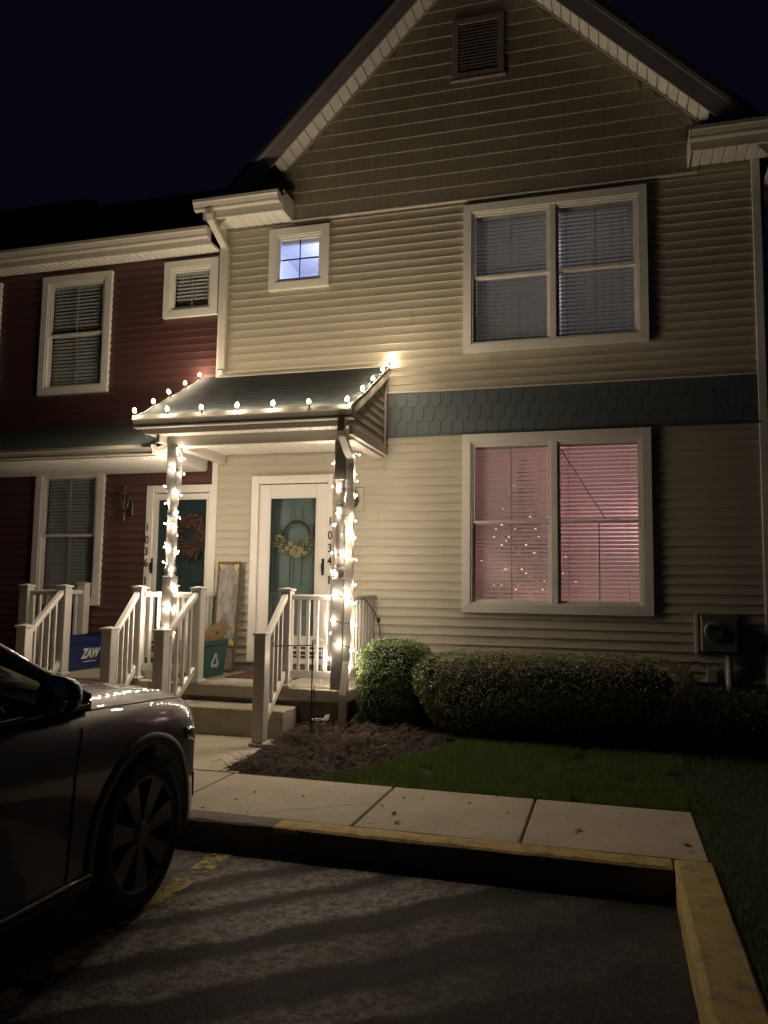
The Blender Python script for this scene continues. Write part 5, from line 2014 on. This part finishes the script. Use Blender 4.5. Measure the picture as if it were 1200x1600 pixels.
# wheel arch cladding, doors, sill, lamps
M_clad = mat('black_cladding', (.016, .016, .017), .55, .1, 20)
for side in (1, -1):
    for wy in (WYF, WYR):
        grid = []
        for rr_ in (.447, .475, .505):
            row = []
            for k in range(37):
                a = math.radians(-22 + 224 * k / 36)
                z_ = .385 + rr_ * math.sin(a)
                row.append((wy + rr_ * math.cos(a), max(z_, .215)))
            grid.append(row)
        patch(grid, .007, M_clad, 'arch_trim', CAR, side, .03)
    ys = [WYF - .46 - k * (abs(WYR - WYF) - .92) / 10 for k in range(11)]
    patch([[(y, .21) for y in ys], [(y, .26) for y in ys], [(y, .32) for y in ys]], .010, M_clad, 'sill_trim', CAR, side, .02)
    patch([[(y, .335) for y in ys], [(y, .350) for y in ys]], .012, mat('chrome', (.55, .55, .56), .2, metal=1.0), 'sill_strip', CAR, side, .01)
    # headlight
    hl = []
    for t_ in range(4):
        row = []
        for k in range(9):
            f = k / 8
            y = YF - .16 - f * .36
            z_ = .70 + .10 * f + (.13 - .075 * f) * t_ / 3
            row.append((y, z_))
        hl.append(row)
    patch(hl, .006, mat('lamp_lens', (.25, .25, .26), .08, metal=.2, coat=1.0), 'headlight', CAR, side, .02)
    fl = [[(YF - .20 - .10 * k / 4, .42 + .14 * t_ / 2) for k in range(5)] for t_ in range(3)]
    patch(fl, .006, M_clad, 'fog_light', CAR, side, .02)
y_d = YF - 1.52
seam([(y_d + .10, 1.05), (y_d + .08, .98), (y_d + .03, .90), (y_d, .80), (y_d - .01, .6), (y_d - .02, .42), (y_d - .03, .36)])
seam([(YF - 2.62, z_) for z_ in (1.09, 1.0, .85, .7, .55, .42, .36)])
seam([(YF - 3.55, z_) for z_ in (1.09, 1.0, .9)])
# hood gap along the fender top
hg = []
for k in range(14):
    s_ = .30 + k * .09
    hw = lerp_tab(hw_t, s_) - .11
    h = bvh.ray_cast(Vector((CX + hw, YF - s_, ZA + 2)), Vector((0, 0, -1)))
    if h[0] is not None:
        hg.append((h[0].x, h[0].y, h[0].z + .0005))
MB().tube(hg, .004, 6).build('hood_gap', M_dark, CAR)
MB().tube([(2 * CX - p[0], p[1], p[2]) for p in hg], .004, 6).build('hood_gap', M_dark, CAR)
# grille and bumper intake
m = MB()
for k in range(6):
    z_ = ZA + .50 + k * .055
    m.tube([(CX - .42, YF - .012, z_), (CX, YF + .022, z_), (CX + .42, YF - .012, z_)], .012, 6)
m.build('grille', M_clad, CAR)
# greenhouse
gst = [(1.32, 1.11, .84, .84), (1.60, 1.28, .86, .76), (1.95, 1.47, .865, .70), (2.25, 1.60, .87, .645), (2.6, 1.655, .87, .625), (3.2, 1.67, .87, .615), (3.9, 1.64, .865, .61), (4.15, 1.58, .85, .61), (4.42, 1.30, .80, .66), (4.52, 1.10, .76, .72)]
rings = []
for (s_, h, wb, wt) in gst:
    half = [(wb, 1.06), (wb, 1.105), (wb + (wt - wb) * .5, 1.105 + (h - 1.105) * .52), (wt, h - .03), (wt - .06, h), (0, h + .022)]
    full = half + [(-x, z) for x, z in half[-2::-1]]
    rings.append([(CX + x, YF - s_, ZA + z) for x, z in full])
m = MB()
nR = len(rings[0])
m.add([p for r_ in rings for p in r_], [(i * nR + k, i * nR + k + 1, (i + 1) * nR + k + 1, (i + 1) * nR + k) for i in range(len(rings) - 1) for k in range(nR - 1)], True)
m.add(rings[0], [list(range(nR))])
m.add(rings[-1], [list(range(nR))[::-1]])
m.build('cabin_glass', mat('dark_glass', (.006, .006, .007), .05, spec=.6, coat=.5), CAR)
rp = []
m = MB()
gi = [3, 4, 5, 6, 7]
vs = []
for i in gi:
    for k in range(3, nR - 3):
        p = rings[i][k]
        vs.append((p[0] + (.012 if k == 3 else -.012 if k == nR - 4 else 0), p[1], p[2] + .012))
w_ = nR - 6
m.add(vs, [(i * w_ + k, i * w_ + k + 1, (i + 1) * w_ + k + 1, (i + 1) * w_ + k) for i in range(len(gi) - 1) for k in range(w_ - 1)], True)
m.build('roof', M_paint, CAR)
for side in (1, -1):
    def P(i, k):
        p = rings[i][k]
        return (p[0] if side > 0 else 2 * CX - p[0], p[1], p[2])
    def out(p, d):
        return (p[0] + side * d, p[1], p[2] + d * .5)
    a0 = (CX + side * .845, YF - 1.36, ZA + 1.125)
    MB().tube([a0, out(P(1, 3), .004), out(P(2, 3), .004), out(P(3, 3), .004), out(P(4, 3), .008), out(P(5, 3), .008), out(P(6, 3), .008), out(P(7, 3), .006), out(P(8, 3), .006), (CX + side * .75, YF - 4.52, ZA + 1.1)], [.030, .034, .034, .032, .026, .026, .028, .035, .04, .04], 8).build('pillar', M_paint, CAR)
    MB().tube([out(P(4, 1), .004), out(P(4, 2), .006), out(P(4, 3), .006)], .030, 8).build('pillar', M_clad, CAR)
    MB().tube([(CX + side * (lerp_tab(hw_t, s_) - .055), YF - s_, ZA + 1.092 + .006 * (s_ - 1.3)) for s_ in (1.38, 1.7, 2.2, 3.0, 3.7, 4.2)], .013, 6).build('belt_moulding', mat('dark_chrome', (.12, .12, .125), .25, metal=1.0), CAR)
    # mirror
    mx_, my_, mz_ = CX + side * 1.03, YF - 1.80, ZA + 1.195
    bm = bmesh.new()
    bmesh.ops.create_icosphere(bm, subdivisions=3, radius=1)
    for v in bm.verts:
        e = Vector((math.copysign(abs(v.co.x) ** .7, v.co.x), math.copysign(abs(v.co.y) ** .8, v.co.y), math.copysign(abs(v.co.z) ** .7, v.co.z)))
        v.co = Vector((e.x * .092, e.y * .07 if e.y > 0 else e.y * .04, e.z * .082 * (1 - .15 * e.x * side)))
    m = MB()
    m.add([(v.co.x + mx_, v.co.y + my_, v.co.z + mz_) for v in bm.verts], [[v.index for v in f.verts] for f in bm.faces], True)
    bm.free()
    m.tube([(CX + side * .86, YF - 1.74, ZA + 1.12), (CX + side * .96, YF - 1.78, ZA + 1.14)], [.03, .025], 8)
    mir = m.build('mirror', mat('mirror_shell', (.02, .02, .022), .25, coat=.6), CAR)
    MB().lathe([(.075, 0), (.075, -.004), (.0005, -.004)], (mx_, my_ - .041, mz_), 20, axis='y').build('mirror_glass', mat('mirror_glass', (.7, .7, .7), .02, metal=1.0), mir)
    # door handles
    for s_ in (2.42, 3.32):
        x = side_x(YF - s_, ZA + .96, side)
        if x:
            MB().tube([(x, YF - s_ + .10, ZA + .965), (x + side * .03, YF - s_ + .07, ZA + .968), (x + side * .03, YF - s_ - .07, ZA + .97), (x, YF - s_ - .10, ZA + .97)], .011, 8).build('door_handle', M_paint, CAR)
    # wheels
    for wy in (WYF, WYR):
        xo = CX + side * .905
        c3 = (xo, wy, ZA + WR)
        sg = side
        w_ = MB()
        prof = [(.285, -.215), (.32, -.225), (.365, -.205), (WR, -.17), (WR, -.05), (.372, -.015), (.335, .004), (.298, .0), (.285, -.012)]
        w_.lathe([(r_, h_ * sg) for r_, h_ in prof], c3, 48, axis='x', caps=False)
        whl = w_.build('wheel', mat('tyre_rubber', (.018, .018, .018), .8, .2, 20, .3, 80), CAR)
        rim = MB()
        rim.lathe([(r_, h_ * sg) for r_, h_ in [(.287, -.20), (.289, -.006), (.278, -.002), (.268, -.012), (.263, -.05), (.258, -.19)]], c3, 48, axis='x', caps=False)
        rim.lathe([(.070, -.06 * sg), (.066, -.018 * sg), (.030, -.012 * sg), (.0005, -.012 * sg)], c3, 24, axis='x')
        ns = 7
        for k in range(ns):
            a = 2 * math.pi * k / ns + .22
            for (da) in (0,):
                ca, sa = math.cos(a), math.sin(a)
                def q(r_, t_, h_):
                    return (c3[0] + h_ * sg, c3[1] + r_ * ca - t_ * sa, c3[2] + r_ * sa + t_ * ca)
                v8 = [q(.055, -.026, -.022), q(.055, .026, -.022), q(.268, .058, -.010), q(.268, -.058, -.010), q(.055, -.02, -.06), q(.055, .02, -.06), q(.268, .050, -.05), q(.268, -.050, -.05)]
                rim.add(v8, [(0, 1, 2, 3), (7, 6, 5, 4), (0, 4, 5, 1), (1, 5, 6, 2), (2, 6, 7, 3), (3, 7, 4, 0)])
        rim.build('rim', mat('alloy', (.13, .13, .135), .4, .05, 10, metal=.35), whl)
        br = MB().lathe([(.17, -.10 * sg), (.17, -.085 * sg), (.0005, -.085 * sg)], c3, 28, axis='x')
        br.build('brake_disc', mat('brake_iron', (.12, .11, .10), .4, metal=.6), whl)
m = MB()
m.box(CX - .60, CX + .60, YF - 4.45, YF - .25, ZA + .30, ZA + .60)
m.build('underbody', M_dark, CAR)
MB().cbox(CX - .60, CX + .60, YF - 4.635, YF - 4.58, ZA + .66, ZA + .80, .01).build('tailgate_trim', M_clad, CAR)
for side in (1, -1):
    MB().cbox(CX + side * .70 - .08, CX + side * .70 + .08, YF - 4.58, YF - 4.45, ZA + .82, ZA + 1.0, .02).build('tail_light', mat('red_lens', (.25, .01, .01), .15, coat=1), CAR)
